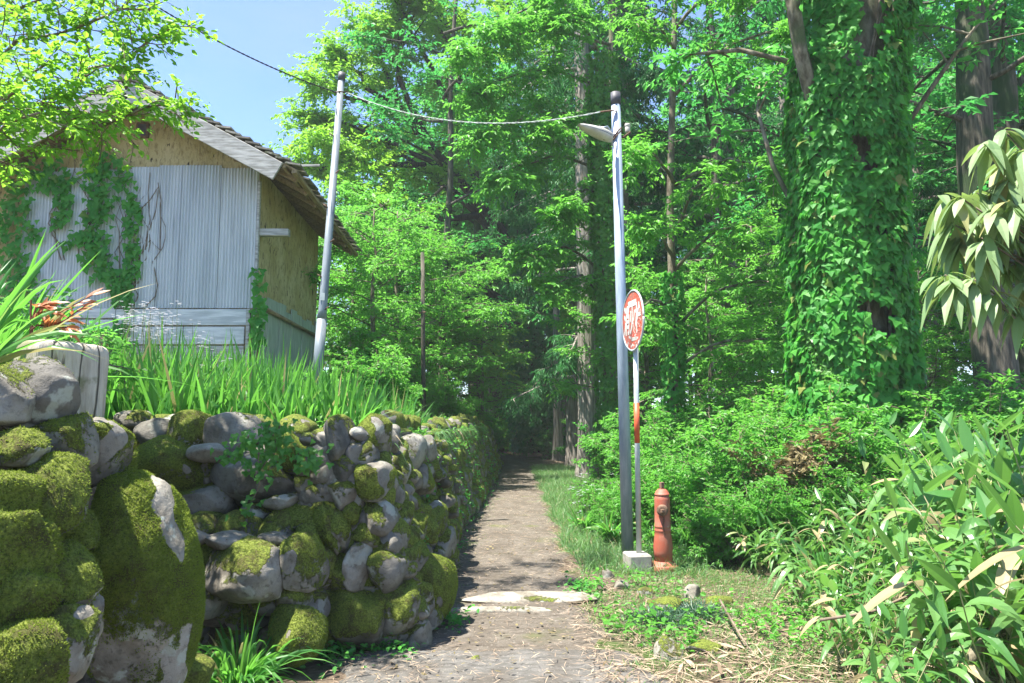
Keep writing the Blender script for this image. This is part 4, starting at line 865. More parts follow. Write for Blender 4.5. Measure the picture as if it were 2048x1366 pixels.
hd = boat(True).build('lamp_housing', M['lamp_white'], ls_, smooth=True); boat(False).build('lamp_cover', M['porcelain'], ls_, smooth=True)
MB().box(A0 + Xd * .09 + Zd * .04, (.05, .04, .02), 0, np.column_stack([Xd, Yd, Zd]), .005).build('hinge_block', M['lamp_white'], ls_)
cbl = MB(); cbl.tube([cb + V3(-.02, -.055, 0), cb + V3(-.14, -.08, -.01), at(1208, 280, 6.93), at(1202, 262, 6.93), at(1199, 250, 6.93)], .004, 6)
cbl.build('cable', M['black_cable'], ls_, smooth=True)
def wire(name, a, b, sag, r_, mat, label, tw=0, parts=0):
    t = np.linspace(0, 1, 260); P = a[None] + (b - a)[None] * t[:, None]; P[:, 2] -= sag * 4 * t * (1 - t)
    P2 = P.copy(); k = t * tw; P2[:, 2] += .005 * np.sin(k); P2[:, 1] += .005 * np.cos(k); P3 = P.copy(); P3[:, 2] -= .005 * np.sin(k); P3[:, 1] -= .005 * np.cos(k)
    mb = MB().tube(P2, r_, 6)
    if tw: mb.tube(P3, r_, 6)
    return tag(mb.build(name, mat, smooth=True), label, 'cable')
wl = on(PL0, PL1, .93)
wire('overhead_cable', at(200, -60, 7.2), wl + V3(-.05, 0, 0), -.0 + .12, .0052, M['black_cable'], 'black twisted overhead cable running up left from the grey painted pole', 150)
wire('overhead_cable', wl + V3(.08, 0, .0), hk + V3(-.16, -.04, -.01), .24, .0030, M['white_wire'], 'pale twisted wire sagging between the two poles', 90)

# ------------------------------------------------------------------ hydrant, sign, block
bx = at(1276, 1128, 6.6); gz = float(hgt(bx[0], 6.6))
cbk = MB().box((bx[0], 6.64, gz + .03), (.20, .24, .22), .12, None, .012)
o = cbk.build('concrete_block', M['concrete']); tag(o, 'square weathered concrete footing block holding the hydrant sign post', 'concrete block')
sp_ = thing('hydrant_sign', (bx[0], 6.64, gz + .14), 'round rusty red fire hydrant sign on a white post with a red band', 'road sign')
S0 = V3(bx[0] + .02, 6.66, gz + .14); S1 = at(1270, 610, 6.66)
zz_ = lambda t: on(S0, S1, t)
MB().tube([zz_(0), zz_(1)], .0235, 20).build('post', M['white_paint'], sp_, smooth=True)
tb = lambda py: (at(0, py, 6.66)[2] - S0[2]) / (S1[2] - S0[2])
MB().tube([zz_(tb(886)), zz_(tb(806))], .0245, 20).build('red_band', M['red_band'], sp_, smooth=True)
ang = math.radians(79); nx_ = V3(-math.sin(ang), -math.cos(ang), 0); ux = V3(math.cos(ang), -math.sin(ang), 0)   # face turned toward the path
dc = at(1266, 641, 6.60); Rs = .276
Td = np.column_stack([ux, V3(0, 0, 1), nx_])
MB().lathe([(.0, -.004), (Rs - .004, -.004), (Rs, -.002), (Rs, .002), (Rs - .004, .004), (0.0, .004)], dc, 64, Td).build('sign_disc', M['sign'], sp_)
ring = MB().tube([dc + (ux * math.cos(a) + V3(0, 0, 1) * math.sin(a)) * (Rs - .006) + nx_ * .002 for a in np.linspace(0, 6.283, 65)], .009, 8).build('sign_rim', M['white_paint'], sp_, smooth=True)
for zq in (.16, -.17): MB().beam(dc - nx_ * .008 + V3(0, 0, zq) - ux * .03, dc - nx_ * .012 + ux * .15 + V3(0, 0, zq), .03, .035, .002).build('bracket', M['lamp_white'], sp_)
def text_mesh(body, size, centre, U_, V_, N_, mat, parent, name, bold=0.0, align='CENTER', sx=1.0):
    cu = bpy.data.curves.new(name, 'FONT'); cu.body = body; cu.size = size; cu.align_x = align; cu.align_y = 'CENTER'; cu.extrude = .001; cu.offset = bold
    ob = bpy.data.objects.new(name, cu); COL.objects.link(ob); dg = bpy.context.evaluated_depsgraph_get(); me = bpy.data.meshes.new_from_object(ob.evaluated_get(dg)); bpy.data.objects.remove(ob)
    v = np.zeros(len(me.vertices) * 3); me.vertices.foreach_get('co', v); v = v.reshape(-1, 3)
    v = centre + v[:, :1] * U_ * sx + v[:, 1:2] * V_ + v[:, 2:] * N_; me.vertices.foreach_set('co', v.ravel()); me.materials.clear(); me.materials.append(mat)
    o_ = bpy.data.objects.new(name, me); COL.objects.link(o_); o_.parent = parent; o_.matrix_parent_inverse = Matrix.Translation(-Vector(parent.location)); return o_
UZ = V3(0, 0, 1); fN = nx_ * .0055
text_mesh('消火栓', .185, dc + fN + UZ * -.01, ux, UZ * 1.5, nx_, M['worn_white'], sp_, 'lettering', .005, sx=.78)
# weathered traces of the smaller line above and the marks below
MB().box(dc + nx_ * .0052 + UZ * .155, (.20, .055, .002), 0, Td).build('worn_caption', M['worn_white'], sp_)
g_ = np.random.default_rng(3); mk_ = MB()
for k in range(16):
    a = g_.uniform(-.16, .16); b = g_.uniform(-.24, -.12); mk_.lathe([(0, 0), (g_.uniform(.006, .017), .0003), (0, .001)], dc + nx_ * .005 + ux * a + UZ * b, 9, Td)
mk_.build('worn_mark', M['worn_white'], sp_)

hc = at(1327, 1132, 6.62); hz = float(hgt(hc[0], hc[1])) + .0; hc = V3(hc[0], hc[1], hz)
hy = thing('fire_hydrant', hc, 'tall faded red fire hydrant beside the concrete block', 'fire hydrant')
bk = MB(); bk.lathe([(.080, .075), (.082, .16), (.086, .20), (.074, .30), (.070, .33), (.073, .335), (.073, .345), (.070, .35), (.070, .365), (.073, .37), (.073, .38), (.070, .385), (.069, .52), (.069, .60), (.066, .625), (.055, .645)], hc, 16)
bk.build('barrel', M['hydrant'], hy, smooth=True)
MB().lathe([(.063, .640), (.066, .645), (.066, .655), (.060, .658), (.055, .675), (.035, .695), (.0, .70)], hc, 24).build('bonnet', M['hydrant'], hy, smooth=True)
MB().box(hc + V3(0, 0, .725), (.034, .034, .06), .4, None, .003).build('operating_nut', M['rust'], hy)
fl = MB().lathe([(.10, .0), (.125, .0), (.128, .01), (.128, .04), (.122, .05), (.085, .05), (.080, .08)], hc, 32).build('flange', M['hydrant'], hy, smooth=True)
for k in range(6):
    a = k * math.pi / 3 + .4; MB().lathe([(.012, 0), (.012, .014), (.006, .02)], hc + V3(math.cos(a) * .106, math.sin(a) * .106, .05), 6).build('bolt', M['rust'], fl)
cN = hc + V3(-.012, -.06, .52); tl_ = np.column_stack([V3(1, 0, 0), V3(0, 0, 1), V3(-.18, -.98, 0)])
noz = MB().lathe([(.050, 0), (.050, .02), (.046, .028), (.046, .05), (.043, .056), (.030, .058)], cN, 24, tl_).build('nozzle_cap', M['rust'], hy, smooth=True)
MB().box(cN + V3(-.012, -.07, 0), (.028, .03, .028), .3, None, .003).build('cap_nut', M['rust'], noz)
for k in range(9):
    c = cN + V3(.005 + .006 * math.sin(k), -.016, -.05 - k * .019); th_ = np.linspace(0, 6.283, 11); o_ = (k % 2)
    MB().tube([c + V3(math.cos(a) * .007 * (1 - .6 * o_), -math.cos(a) * .006 * o_, math.sin(a) * .013) for a in th_], .0022, 5).build('chain_link', M['rust'], noz)

# weathered wooden post on the terrace
c0 = at(848, 850, 13.0); c1 = at(845, 505, 13.0); c0[2] = float(hgt(c0[0], 13.0)) - .1
wp = thing('wooden_post', c0, 'weathered round wooden post standing among the green undergrowth on the terrace', 'post')
MB().tube([c0, on(c0, c1, .5), c1], [.040, .038, .035], 14, True, .02).build('shaft', M['bark_dark'], wp, smooth=True); MB().tube([on(c0, c1, .66) + V3(-.06, -.03, 0), on(c0, c1, .66) + V3(.06, -.05, .01)], .01, 6).build('nail_peg', M['rust'], wp)
c = at(893, 812, 26); oc = thing('marker_flag', c, 'small bright orange marker seen deep among the dark trees', 'marker'); MB().box(c, (.10, .02, .24), .3, None, .005).build('cloth', M['orange'], oc); c_g = float(hgt(c[0], 26)); MB().tube([V3(c[0], 26.02, c_g), c + V3(0, .02, .1)], .012, 6).build('stake', M['twig'], oc)

# ------------------------------------------------------------------ stone slabs and loose rocks
for (px, py, w_, h_, lb) in ((1060, 1188, 1.0, .30, 'long pale flat slab laid across the path, the farther of two'), (1035, 1209, .92, .17, 'pale narrow slab laid across the path, the nearer of two')):
    d = 1924 / (py - 840); x = pxx(px, d); v, f = stone_geo(w_, .10, h_, 5, px, .04, 4, 3.6); v = v @ np.array([[1, -.02, 0], [.02, 1, 0], [0, 0, 1]]).T + V3(x, d, -.006)
    o = MB().add(v, f).build('stone_slab', M['stone'], smooth=True, loc=(x, d, -.006)); o.color = (.0, .8, .5, 1); paint_moss(o, .0, 0); tag(o, lb, 'stone slab')
LOOSE = [(1325, 1283, .16, .14, .35, .7, 'grey green angular rock sitting in the straw at the lane edge'), (1322, 1196, .27, .10, .55, .6, 'low mossy rock half buried in front of the hydrant'), (1238, 1160, .12, .08, .1, .5, 'grey flat rock left of the concrete footing'), (1212, 1140, .11, .09, .3, .4, 'rough dark rock beside the path, near the pole foot'),
         (1374, 1175, .13, .12, .2, .6, 'rounded rock right of the hydrant foot'), (1425, 1190, .20, .08, .6, .5, 'low mossy stone at the foot of the shrubs'), (953, 1300, .09, .04, .1, .5, 'small brown stone lying at the left of the path'), (1395, 1275, .22, .07, .3, .6, 'flat stone in dry leaves left of the bamboo grass'), (1285, 1172, .14, .07, .4, .4, 'brownish stone below the concrete footing')]
for k, (px, py, w_, h_, mo, to, lb) in enumerate(LOOSE):
    d = 1924 / (py + h_ * 60 - 840); x = pxx(px, d); v, f = stone_geo(w_, h_ * 1.3, w_ * .9, 4, 60 + k, .07, 7); v = v + V3(x, d, float(hgt(x, d)) + h_ * .12); o = MB().add(v, f).build('rock', M['stone'], smooth=True, loc=(x, d, float(hgt(x, d)) + h_ * .12)); o.color = (mo, to, .4, 1); paint_moss(o, mo, 0); tag(o, lb, 'rock')

# ------------------------------------------------------------------ near tree, branches from the left
T1 = []
for pts in ([(-250, 420, 4.6), (-60, 350, 4.2), (120, 270, 4.0), (230, 230, 3.9), (350, 205, 3.8)], [(-200, 260, 4.6), (0, 240, 4.1), (140, 190, 4.0), (240, 110, 3.9), (330, 60, 3.9)], [(-200, 200, 4.5), (-20, 130, 4.2), (120, 70, 4.1), (200, 20, 4.0), (300, 20, 3.9)],
            [(-200, 120, 4.4), (0, 30, 4.2), (120, -20, 4.1), (230, -60, 4.0)], [(-240, 330, 4.4), (-80, 270, 4.1), (40, 230, 3.9), (100, 200, 3.9), (170, 150, 3.8)], [(-200, 300, 4.0), (-80, 260, 3.8), (20, 190, 3.7), (90, 130, 3.7)], [(-240, 520, 4.2), (-100, 330, 4.0), (-30, 200, 4.0), (0, 60, 4.0)], [(-200, 420, 4.0), (-120, 340, 3.8), (-60, 300, 3.6), (20, 250, 3.6), (80, 225, 3.6)], [(-250, -200, 4.8), (0, -500, 5.2), (250, -700, 5.6), (520, -760, 5.9), (700, -740, 6.0)], [(-250, -100, 4.8), (100, -420, 5.0), (380, -560, 5.1), (560, -560, 5.2)]):
    T1.append((.012, pts))
guided('maple_tree', [(-330, 1150, 4.6), (-320, 700, 4.6), (-300, 300, 4.6), (-280, 0, 4.6), (-260, -300, 4.6)], T1, .11,
       dict(seed=61, dens=8.5, bl=.32, nt=6, tl=.17, nl=8, ls=.044, lw=.58, br=.0035, f0=.3, droop=.04, lift=.15, tflat=.5, nj=.6, twig_geo=True, tpl=OVA, flat=.5, ldroop=.15), M['twig'], M['leaf_lime'], 'sunlit yellow green leafy tree reaching in over the storehouse roof from the left')

# ------------------------------------------------------------------ drooping big-leaved shrub at the right
rh = thing('rhododendron', at(2250, 1150, 4.2), 'large shrub with pale drooping leathery leaves hanging in at the right', 'shrub'); rm = MB(); rw = MB()
CL = [(2010, 262), (1975, 285), (2045, 300), (1920, 395), (1955, 385), (1985, 420), (2030, 410), (1890, 395), (1930, 480), (1990, 520), (2040, 520), (1905, 560), (1950, 560), (1925, 470), (2020, 360), (2070, 450), (2060, 560), (1890, 550), (2080, 350), (1980, 590), (2040, 620), (2010, 330), (1950, 440), (1910, 450), (2060, 400), (2030, 470), (1970, 480), (2000, 450), (2100, 500)]
for (a, b) in CL:
    dd = R.uniform(4.0, 4.4); c = at(a, b, dd); q = at(2180 + R.uniform(-40, 40), b + 150, 4.3); rw.tube(np.array([q, (q + c) / 2 + V3(0, 0, -.02) + R.normal(size=3) * .02, c]), [.010, .007, .005], 5)
    n = 13; an = R.uniform(0, 6.28, n); D = np.stack([np.cos(an) * .5, np.sin(an) * .5, R.uniform(-.5, .05, n)], -1); ribbons(rm, np.repeat(c[None], n, 0) + R.normal(size=(n, 3)) * .015, D, R.uniform(.12, .20, n), .060, R.uniform(.5, 1.3, n), 7, np.repeat(V3(0, 0, .5)[None], n, 0) + D * 1.2, .15, np.array([.06, .42, .80, 1, .98, .78, .42, .02]))
rm.build('leaves', M['rhodo'], rh, smooth=False)
rw.tube(np.array([at(2260, 1250, 4.3), at(2230, 900, 4.3), at(2190, 600, 4.3), at(2160, 350, 4.3)]), [.05, .04, .03, .015], 8).build('stems', M['twig'], rh, smooth=True)

# ------------------------------------------------------------------ blades: iris bed, clumps, fringe
def blade_bed(name, xs, ys, L, W, mat, label, cat, tilt=.22, droop=(.05, .5), seg=5, kind='stuff', z=None, dirn=None):
    n = len(xs); zs = gh(xs, ys) - .008 if z is None else z; P = np.stack([xs, ys, zs], -1); D = R.normal(size=(n, 3)) * tilt; D[:, 2] = 1
    if dirn is not None: D = D + dirn
    mb = MB(); ribbons(mb, P, D, L * R.uniform(.55, 1.15, n), W, R.uniform(droop[0], droop[1], n), seg)
    o = mb.build(name, M[mat]); return tag(o, label, cat, kind=kind)
n = 8000; ys = 4.95 + R.random(n) ** 1.3 * 3.9; xs = R.uniform(-5.2, -1.0, n) ; k = (xs < wall_x(ys) - .12) & ~((ys > 7.2) & (R.random(n) < .5)); cl = fbm(np.stack([xs, ys, 0 * xs], -1), 5, 31, 2) > -.45
xs, ys = xs[k & cl], ys[k & cl]; blade_bed('iris_leaves', xs, ys, (.86 - .30 * ss(-2.6, -1.0, xs)) * (1 + .22 * fbm(np.stack([xs, ys, 0 * xs], -1), 3, 33, 2)), .030, 'blade', 'dense bed of upright iris blades on the terrace before the storehouse', 'iris')
n = 1500; ys = R.uniform(5, 12, n); xs = wall_x(ys) - .05 - R.random(n) ** 1.5 * .9; blade_bed('fringe_grass', xs, ys, .34, .012, 'blade', 'arching grass spilling over the top of the long wall', 'grass', .45, (.3, 1.1))
n = 5000; ys = R.uniform(9, 22, n); xs = wall_x(ys) - .0 - R.random(n) ** 1.4 * 1.8; blade_bed('fringe_grass', xs, ys, .40, .013, 'grass_fine', 'pale tufted grass along the far top of the wall', 'grass', .4, (.3, 1.0), 3)
# small leafed ground cover on terrace lip and wall joints
def cover(name, xs, ys, zs, ls, mat, label, N=None, tpl=OVA, jit=.02, updir=None, cat='ground cover'):
    n = len(xs); P = np.stack([xs, ys, zs], -1) + R.normal(size=(n, 3)) * jit; D = R.normal(size=(n, 3)); D[:, 2] *= .4
    if updir is not None: D = D + updir
    NN = (V3(0, 0, 1) if N is None else N) + R.normal(size=(n, 3)) * .4; mb = MB(); L = ls * R.uniform(.5, 1.3, n); leaves(mb, P, D, NN, L, L * .62, tpl); return tag(mb.build(name, M[mat]), label, cat, kind='stuff')
n = 7000; ys = 4.9 + R.random(n) * 8; xs = wall_x(ys) - R.random(n) * .9 + .02; cover('ground_cover', xs, ys, hgt(xs, ys) + R.random(n) * .14, .045, 'leaf_bright', 'small leafy weeds crowding the terrace edge above the wall')
n = 2600; xs = R.uniform(-2.6, -1.05, n); ys = 4.9 + R.random(n) * .3; cover('ground_cover', xs, ys, hgt(xs, ys) + R.random(n) * .12, .04, 'ivy_small', 'little creeping leaves at the foot of the iris bed')
n = 1900; ys = 4.9 + R.random(n) ** 1.2 * 12; tt = R.random(n); cl = fbm(np.stack([ys * 0, ys, tt], -1), 3.2, 77, 3) > .12; ys, tt = ys[cl], tt[cl]
cover('ground_cover', wall_x(ys) + .42 * (1 - tt) + .03, ys, tt * 1.15, .040, 'leaf_mid', 'small ferny weeds sprouting from joints of the long wall', V3(.8, -.3, .6))
n = 2000; ys = 5.0 + R.random(n) * 11; tt = R.random(n) ** 1.6; cl = fbm(np.stack([ys * 0, ys, tt * .6], -1), 2.6, 78, 3) > -.15; ys, tt = ys[cl], tt[cl]; cover('ground_cover', wall_x(ys) + .06 + .30 * tt * .4, ys, 1.20 - .28 * tt, .042, 'leaf_bright', 'leafy weeds spilling over the lip of the long wall', V3(.6, -.3, .8))
n = 450; ys = R.uniform(5, 17, n); xs = wall_x(ys) + R.normal(size=n) * .04; blade_bed('fringe_grass', xs, ys, .34, .010, 'grass_fine', 'thin grass drooping over the stones of the long wall', 'grass', .5, (.8, 1.8), 5, z=np.full(n, 1.14) - .25 * ss(15, 21, ys), dirn=V3(.6, -.2, 0))
n = 1500; ys = 5 + R.random(n) * 4; xs = R.uniform(-4.8, -1.0, n); blade_bed('weeds', xs, ys, .55, .010, 'grass_fine', 'thin pale weeds mixed into the iris bed', 'weeds', .35, (.2, 1.0), 4)
# clumps that are things of their own
def clump(name, x, y, z, n, L, W, mat, label, cat, tilt=.5, droop=(.5, 1.3), seg=6, rad=.07, group=None, lean=None):
    root = thing(name, (x, y, z), label, cat, group); a = R.uniform(0, 6.28, n); r_ = R.random(n) * rad; P = np.stack([x + np.cos(a) * r_, y + np.sin(a) * r_, np.full(n, z)], -1); D = np.stack([np.cos(a) * tilt, np.sin(a) * tilt, np.ones(n)], -1) + R.normal(size=(n, 3)) * .25
    if lean is not None: D = D + lean
    mb = MB(); ribbons(mb, P, D, L * R.uniform(.55, 1.15, n), W, R.uniform(droop[0], droop[1], n), seg, fold=.25); mb.build('leaves', M[mat], root); return root
c = at(478, 1330, 3.75); clump('lily_clump', c[0], c[1], float(hgt(c[0], c[1])), 200, .58, .020, 'blade', 'bright clump of strap leaves at the foot of the stone wall', 'plant', .50, (.3, .9), rad=.11)
for (px, py, d, n, L, lb) in ((-10, 700, 3.3, 90, .85, 'tall arching clump of broad blades above the timber block, second from the edge'), (-120, 700, 2.8, 120, .95, 'tallest clump of arching blades cut by the left edge')):
    c = at(px, py, d); clump('daylily', c[0], c[1], 1.36, n, L, .034, 'blade', lb, 'plant', .30, (.15, .7), rad=.12, lean=V3(.10, 0, 0))
# nandina with red young leaves
nd = thing('nandina', at(62, 700, 2.95), 'spray of orange red young leaves above the timber block', 'shrub'); nm_ = MB(); ns = MB()
for pts in ([(62, 700), (65, 640), (80, 625), (120, 625), (185, 590)], [(62, 660), (75, 650), (110, 655), (140, 655)], [(62, 690), (90, 660), (130, 640), (170, 612)], [(64, 640), (72, 615), (95, 610)]):
    P = np.array([at(a, b, 2.95) for a, b in pts]); ns.tube(P, np.linspace(.005, .002, len(P)), 5)
    n = 14; s = np.linspace(.9, len(P) - 1.001, n); i = s.astype(int); q = P[i] + (P[i + 1] - P[i]) * (s - i)[:, None]; D = nrm(P[i + 1] - P[i]) + R.normal(size=(n, 3)) * .45 + V3(0, 0, .1); ribbons(nm_, q, D, R.uniform(.05, .09, n), .022, R.uniform(0, .4, n), 4, np.repeat(V3(.2, -.6, .8)[None], n, 0), .2, LANCE(4))
ns.tube(np.array([at(60, 720, 2.95), at(62, 600, 2.95)]), .004, 5); nm_.build('leaves', M['red_leaf'], nd); ns.build('stems', M['redstem'], nd)
# flowers
def flowers(pxs, d, n, label, zr):
    root = thing('wildflower', at(pxs[0][0], pxs[0][1], d), label, 'flower'); pm = MB(); sm = MB()
    for k in range(n):
        a, b = pxs[R.integers(len(pxs))]; dd = d + R.normal() * .25; c = at(a + R.normal() * 22, b + R.normal() * 15, dd); g_z = float(hgt(c[0], dd)); q = V3(c[0] + R.normal() * .05, dd, g_z); sm.tube(np.array([q, (q + c) / 2, c]), .0014, 4, False)
        for _ in range(4):
            cc = c + R.normal(size=3) * V3(.03, .03, .012); m_ = 7; an = np.linspace(0, 6.28, m_, endpoint=False); D = np.stack([np.cos(an), np.sin(an), np.full(m_, .15)], -1); leaves(pm, np.repeat(cc[None], m_, 0), D, np.repeat(V3(0, 0, 1)[None], m_, 0), np.full(m_, .016), .010)
    root['kind'] = 'thing'; tag(pm.build('petals', M['petal'], root), kind='stuff'); tag(sm.build('stems', M['stem'], root), kind='stuff')
flowers([(250, 640), (290, 635), (330, 640), (300, 665)], 5.6, 60, 'cloud of tiny lilac white flowers above the iris blades', 0)
flowers([(1185, 975), (1205, 960), (1170, 1000), (1160, 985)], 9.5, 26, 'white umbel flowers beside the thickest cedar', 0)
flowers([(385, 690), (400, 700)], 6.0, 8, 'few pale blossoms in the middle of the iris bed', 0)
# trailing ivy over the wall
iv = thing('ivy', at(540, 880, 4.45), 'trailing small leaved ivy hanging over the grey boulders of the wall', 'climbing plant'); im = MB(); ib = MB()
for pts in ([(540, 850), (520, 890), (515, 930), (520, 970), (500, 1010), (485, 1030)], [(560, 850), (545, 900), (522, 940)], [(530, 860), (560, 880), (548, 910)], [(620, 900), (610, 930)], [(500, 870), (470, 900), (455, 915)]):
    P = np.array([at(a, b, 4.22) for a, b in pts]); ib.tube(P, .004, 4); n = 60; s = R.random(n) ** 1.3 * (len(P) - 1.001); i = s.astype(int); q = P[i] + (P[i + 1] - P[i]) * (s - i)[:, None] + R.normal(size=(n, 3)) * V3(.05, .02, .035)
    L = .038 * R.uniform(.6, 1.3, n); leaves(im, q, V3(0, -.3, -1) + R.normal(size=(n, 3)) * .5, V3(.2, -1, .6) + R.normal(size=(n, 3)) * .3, L, L, IVY)
im.build('leaves', M['ivy_small'], iv); ib.build('vine_stem', M['twig'], iv)

# ------------------------------------------------------------------ right side shrubs
GS = 'leafy shrubs crowding the right bank'; LS = 'bright leafy shrub crowding the bank right of the hydrant'
s1 = bush(71, 1.5, .9, 'leaf_bright', LS, GS); s2 = bush(72, 1.4, 1.0, 'leaf_bright', LS, GS, ls=.08, lw=.45); used2 = set()
for k, (px, d, s) in enumerate([(1400, 8.2, .85), (1470, 8.8, 1.0), (1340, 9.5, .9), (1540, 9.4, 1.05), (1580, 8.0, .95), (1650, 7.6, .9), (1500, 7.6, .8), (1430, 7.6, .62), (1720, 8.0, .95), (1790, 7.8, .9), (1620, 7.0, .62), (1300, 11, .9), (1390, 11, 1.1), (1480, 11.5, 1.2), (1860, 8.6, 1.0), (1940, 8.4, 1.0), (1560, 11, 1.2), (1250, 13, .8), (1700, 6.9, .6), (1545, 6.8, .5), (1470, 6.9, .5), (1420, 7.0, .42), (1510, 7.2, .6), (1215, 8.8, .42), (1180, 10, .4), (1290, 7.9, .5), (1245, 8.0, .4), (1360, 7.6, .55)]):
    pr = (s1, s2)[k % 2]; x = pxx(px, d)
    if id(pr) in used2: o = place(pr, x, d, s, rr.uniform(0, 6.28))
    else: used2.add(id(pr)); o = pr; o.location = (x, d, float(hgt(x, d)) - .02); o.scale = (s, s, s)
lb_ = bush(76, .75, .42, 'leaf_bright', 'low leafy bush behind the timber block at the left edge', None, ls=.05, n=12); lb_.location = (-2.75, 4.15, 1.25)
lb_ = bush(77, .95, .5, 'leaf_mid', 'darker leafy bush between the left edge and the storehouse front', None, ls=.06, n=12); lb_.location = (-4.0, 5.9, 1.2)
db = bush(73, .8, .5, 'dead_leaf', 'withered brown leaved shrub among the green ones before the old tree', None, ls=.09, lw=.35, n=11); x = pxx(1610, 7.3); db.location = (x, 7.3, float(hgt(x, 7.3)) + .30)
GS2 = 'undergrowth bushes on the left terrace'; LS2 = 'low leafy bush on the left terrace beyond the storehouse pole'
t1 = bush(74, 1.2, .9, 'leaf_bright', LS2, GS2, ls=.07); first = True
for (px, d, s) in [(690, 9.5, .7), (745, 10.5, .9), (790, 11.5, .7), (740, 12.5, 1.1), (830, 14, .9), (900, 17, .8), (700, 10.8, .7), (760, 13.5, 1.2), (870, 16.5, 1.0), (930, 21, .9), (960, 27, 1.2), (1040, 32, 1.2), (1000, 28, .9)]:
    x = pxx(px, d)
    if first: o = t1; first = False; o.location = (x, d, float(hgt(x, d)) - .02); o.scale = (s, s, s)
    else: place(t1, x, d, s, rr.uniform(0, 6.28))
GS3 = 'dark shrubs under the trees at the path end'; t3 = bush(75, 1.3, 1.1, 'leaf_mid', 'shaded shrub crouching under the trees beyond the path bend', GS3, ls=.09); first = True
for (px, d, s) in [(1090, 27, 1.0), (1060, 30, 1.2), (1030, 34, 1.3), (1105, 24, .8), (975, 24, .8), (1230, 17, 1.0), (1275, 16, 1.1), (1330, 15, 1.1), (1500, 16, 1.3), (1600, 15, 1.3), (1840, 12, 1.1), (1920, 12, 1.2), (2020, 11, 1.2), (1980, 9.5, 1.0), (940, 30, 1.3), (1160, 27, 1.2)]:
    x = pxx(px, d)
    if first: o = t3; first = False; o.location = (x, d, float(hgt(x, d)) - .02); o.scale = (s, s, s)
    else: place(t3, x, d, s, rr.uniform(0, 6.28))

# ---- sasa bamboo grass
def sasa(seed, dry=0.17):
    g_ = np.random.default_rng(seed); root = thing('bamboo_grass', O0, 'broad leaved bamboo grass plant in the thicket at the lower right', 'bamboo grass', 'bamboo grass thicket at the lower right'); lm = MB(); cm_ = MB()
    for c_ in range(3):
        a = g_.uniform(0, 6.28); Hh = g_.uniform(.65, 1.1); cp = branch_pts((g_.normal() * .05, g_.normal() * .05, 0), (math.cos(a) * .35, math.sin(a) * .35, 1), Hh, 6, .03, .06, g_); cm_.tube(cp, np.linspace(.005, .0025, 7), 5, False)
        n = g_.integers(7, 11); s = np.sort(g_.uniform(.35, 1, n)) * 6; s[-1] = 5.99; i = np.minimum(s.astype(int), 5); q = cp[i] + (cp[i + 1] - cp[i]) * (s - i)[:, None]; an = a + np.arange(n) * 2.4 + g_.normal(size=n) * .4
        D = np.stack([np.cos(an), np.sin(an), g_.uniform(-.1, .9, n)], -1); D[-1] = V3(g_.normal() * .6, g_.normal() * .6, .8); D[-2, 2] = .8; L = g_.uniform(.16, .33, n); dr = g_.uniform(.3, 1.1, n); dr[-1] = .1; rn_ = g_.random(n); rn_[-1] = .05; D[rn_ * 7.31 % 1 > .8, 2] -= .7
        ribbons(lm, q, D, L, L * .26, dr, 7, V3(0, 0, 1) + g_.normal(size=(n, 3)) * .35 + D * -.3, .18, LANCE(7), rn_)
    cm_.build('cane', M['cane'], root, smooth=True); lm.build('leaves', M['sasa'], root); return root
ps = [sasa(80 + k) for k in range(6)]; k = 0; SP = []
g_ = np.random.default_rng(9)
for _ in range(2000):
    if len(SP) >= 150: break
    x = g_.uniform(1.0, 4.2); y = g_.uniform(3.0, 7.2); px = CX + x / y * F; lim = 1500 + (6.5 - y) * 62
    if px < lim or px > 2350 or any((x - a) ** 2 + (y - b) ** 2 < .15 ** 2 for a, b in SP): continue
    SP.append((x, y))
for k, (x, y) in enumerate(SP):
    px = CX + x / y * F; s = g_.uniform(.75, 1.05) * (0.55 + .45 * float(ss(0, 380, px - (1500 + (6.5 - y) * 62)))); z = float(hgt(x, y)) - .02; s *= 1 + .30 * float(ss(1780, 2050, px))
    if k < 6: o = ps[k]
    else: o = copy_tree(ps[k % 6])
    o.location = (x, y, z); o.scale = (s, s, s); o.rotation_euler = (0, 0, g_.uniform(0, 6.28))
# iris-like blades between
clump('iris_clump', pxx(1215, 7.8), 7.8, .1, 60, .42, .03, 'blade', 'tuft of broad blades left of the lamp pole foot', 'plant', .5, (.2, .9)); clump('iris_clump', pxx(1165, 8.6), 8.6, .08, 60, .40, .028, 'blade', 'tuft of broad blades at the path edge behind the white flowers', 'plant', .5, (.2, .9))
clump('iris_clump', pxx(1650, 5.2), 5.2, .1, 26, .5, .03, 'blade', 'few stiff dark blades in front of the bamboo grass', 'plant', .35, (.05, .4)); clump('iris_clump', pxx(1370, 7.3), 7.3, .12, 60, .40, .02, 'blade', 'leafy tuft right behind the hydrant', 'plant', .5, (.2, .9)); clump('iris_clump', pxx(1300, 7.6), 7.6, .12, 60, .42, .022, 'blade', 'leafy tuft between sign post and hydrant', 'plant', .5, (.2, .9))
for (px, py, lb) in ((1310, 1228, 'dark low mondo grass tuft in front of the mossy rock'), (1380, 1215, 'dark mondo grass tuft at the shrub foot, right of the hydrant')):
    d = 1924 / (py - 840); x = pxx(px, d); clump('mondo_grass', x, d, float(hgt(x, d)), 520, .17, .007, 'mondo', lb, 'grass', .7, (.3, 1.0), 4, .20)

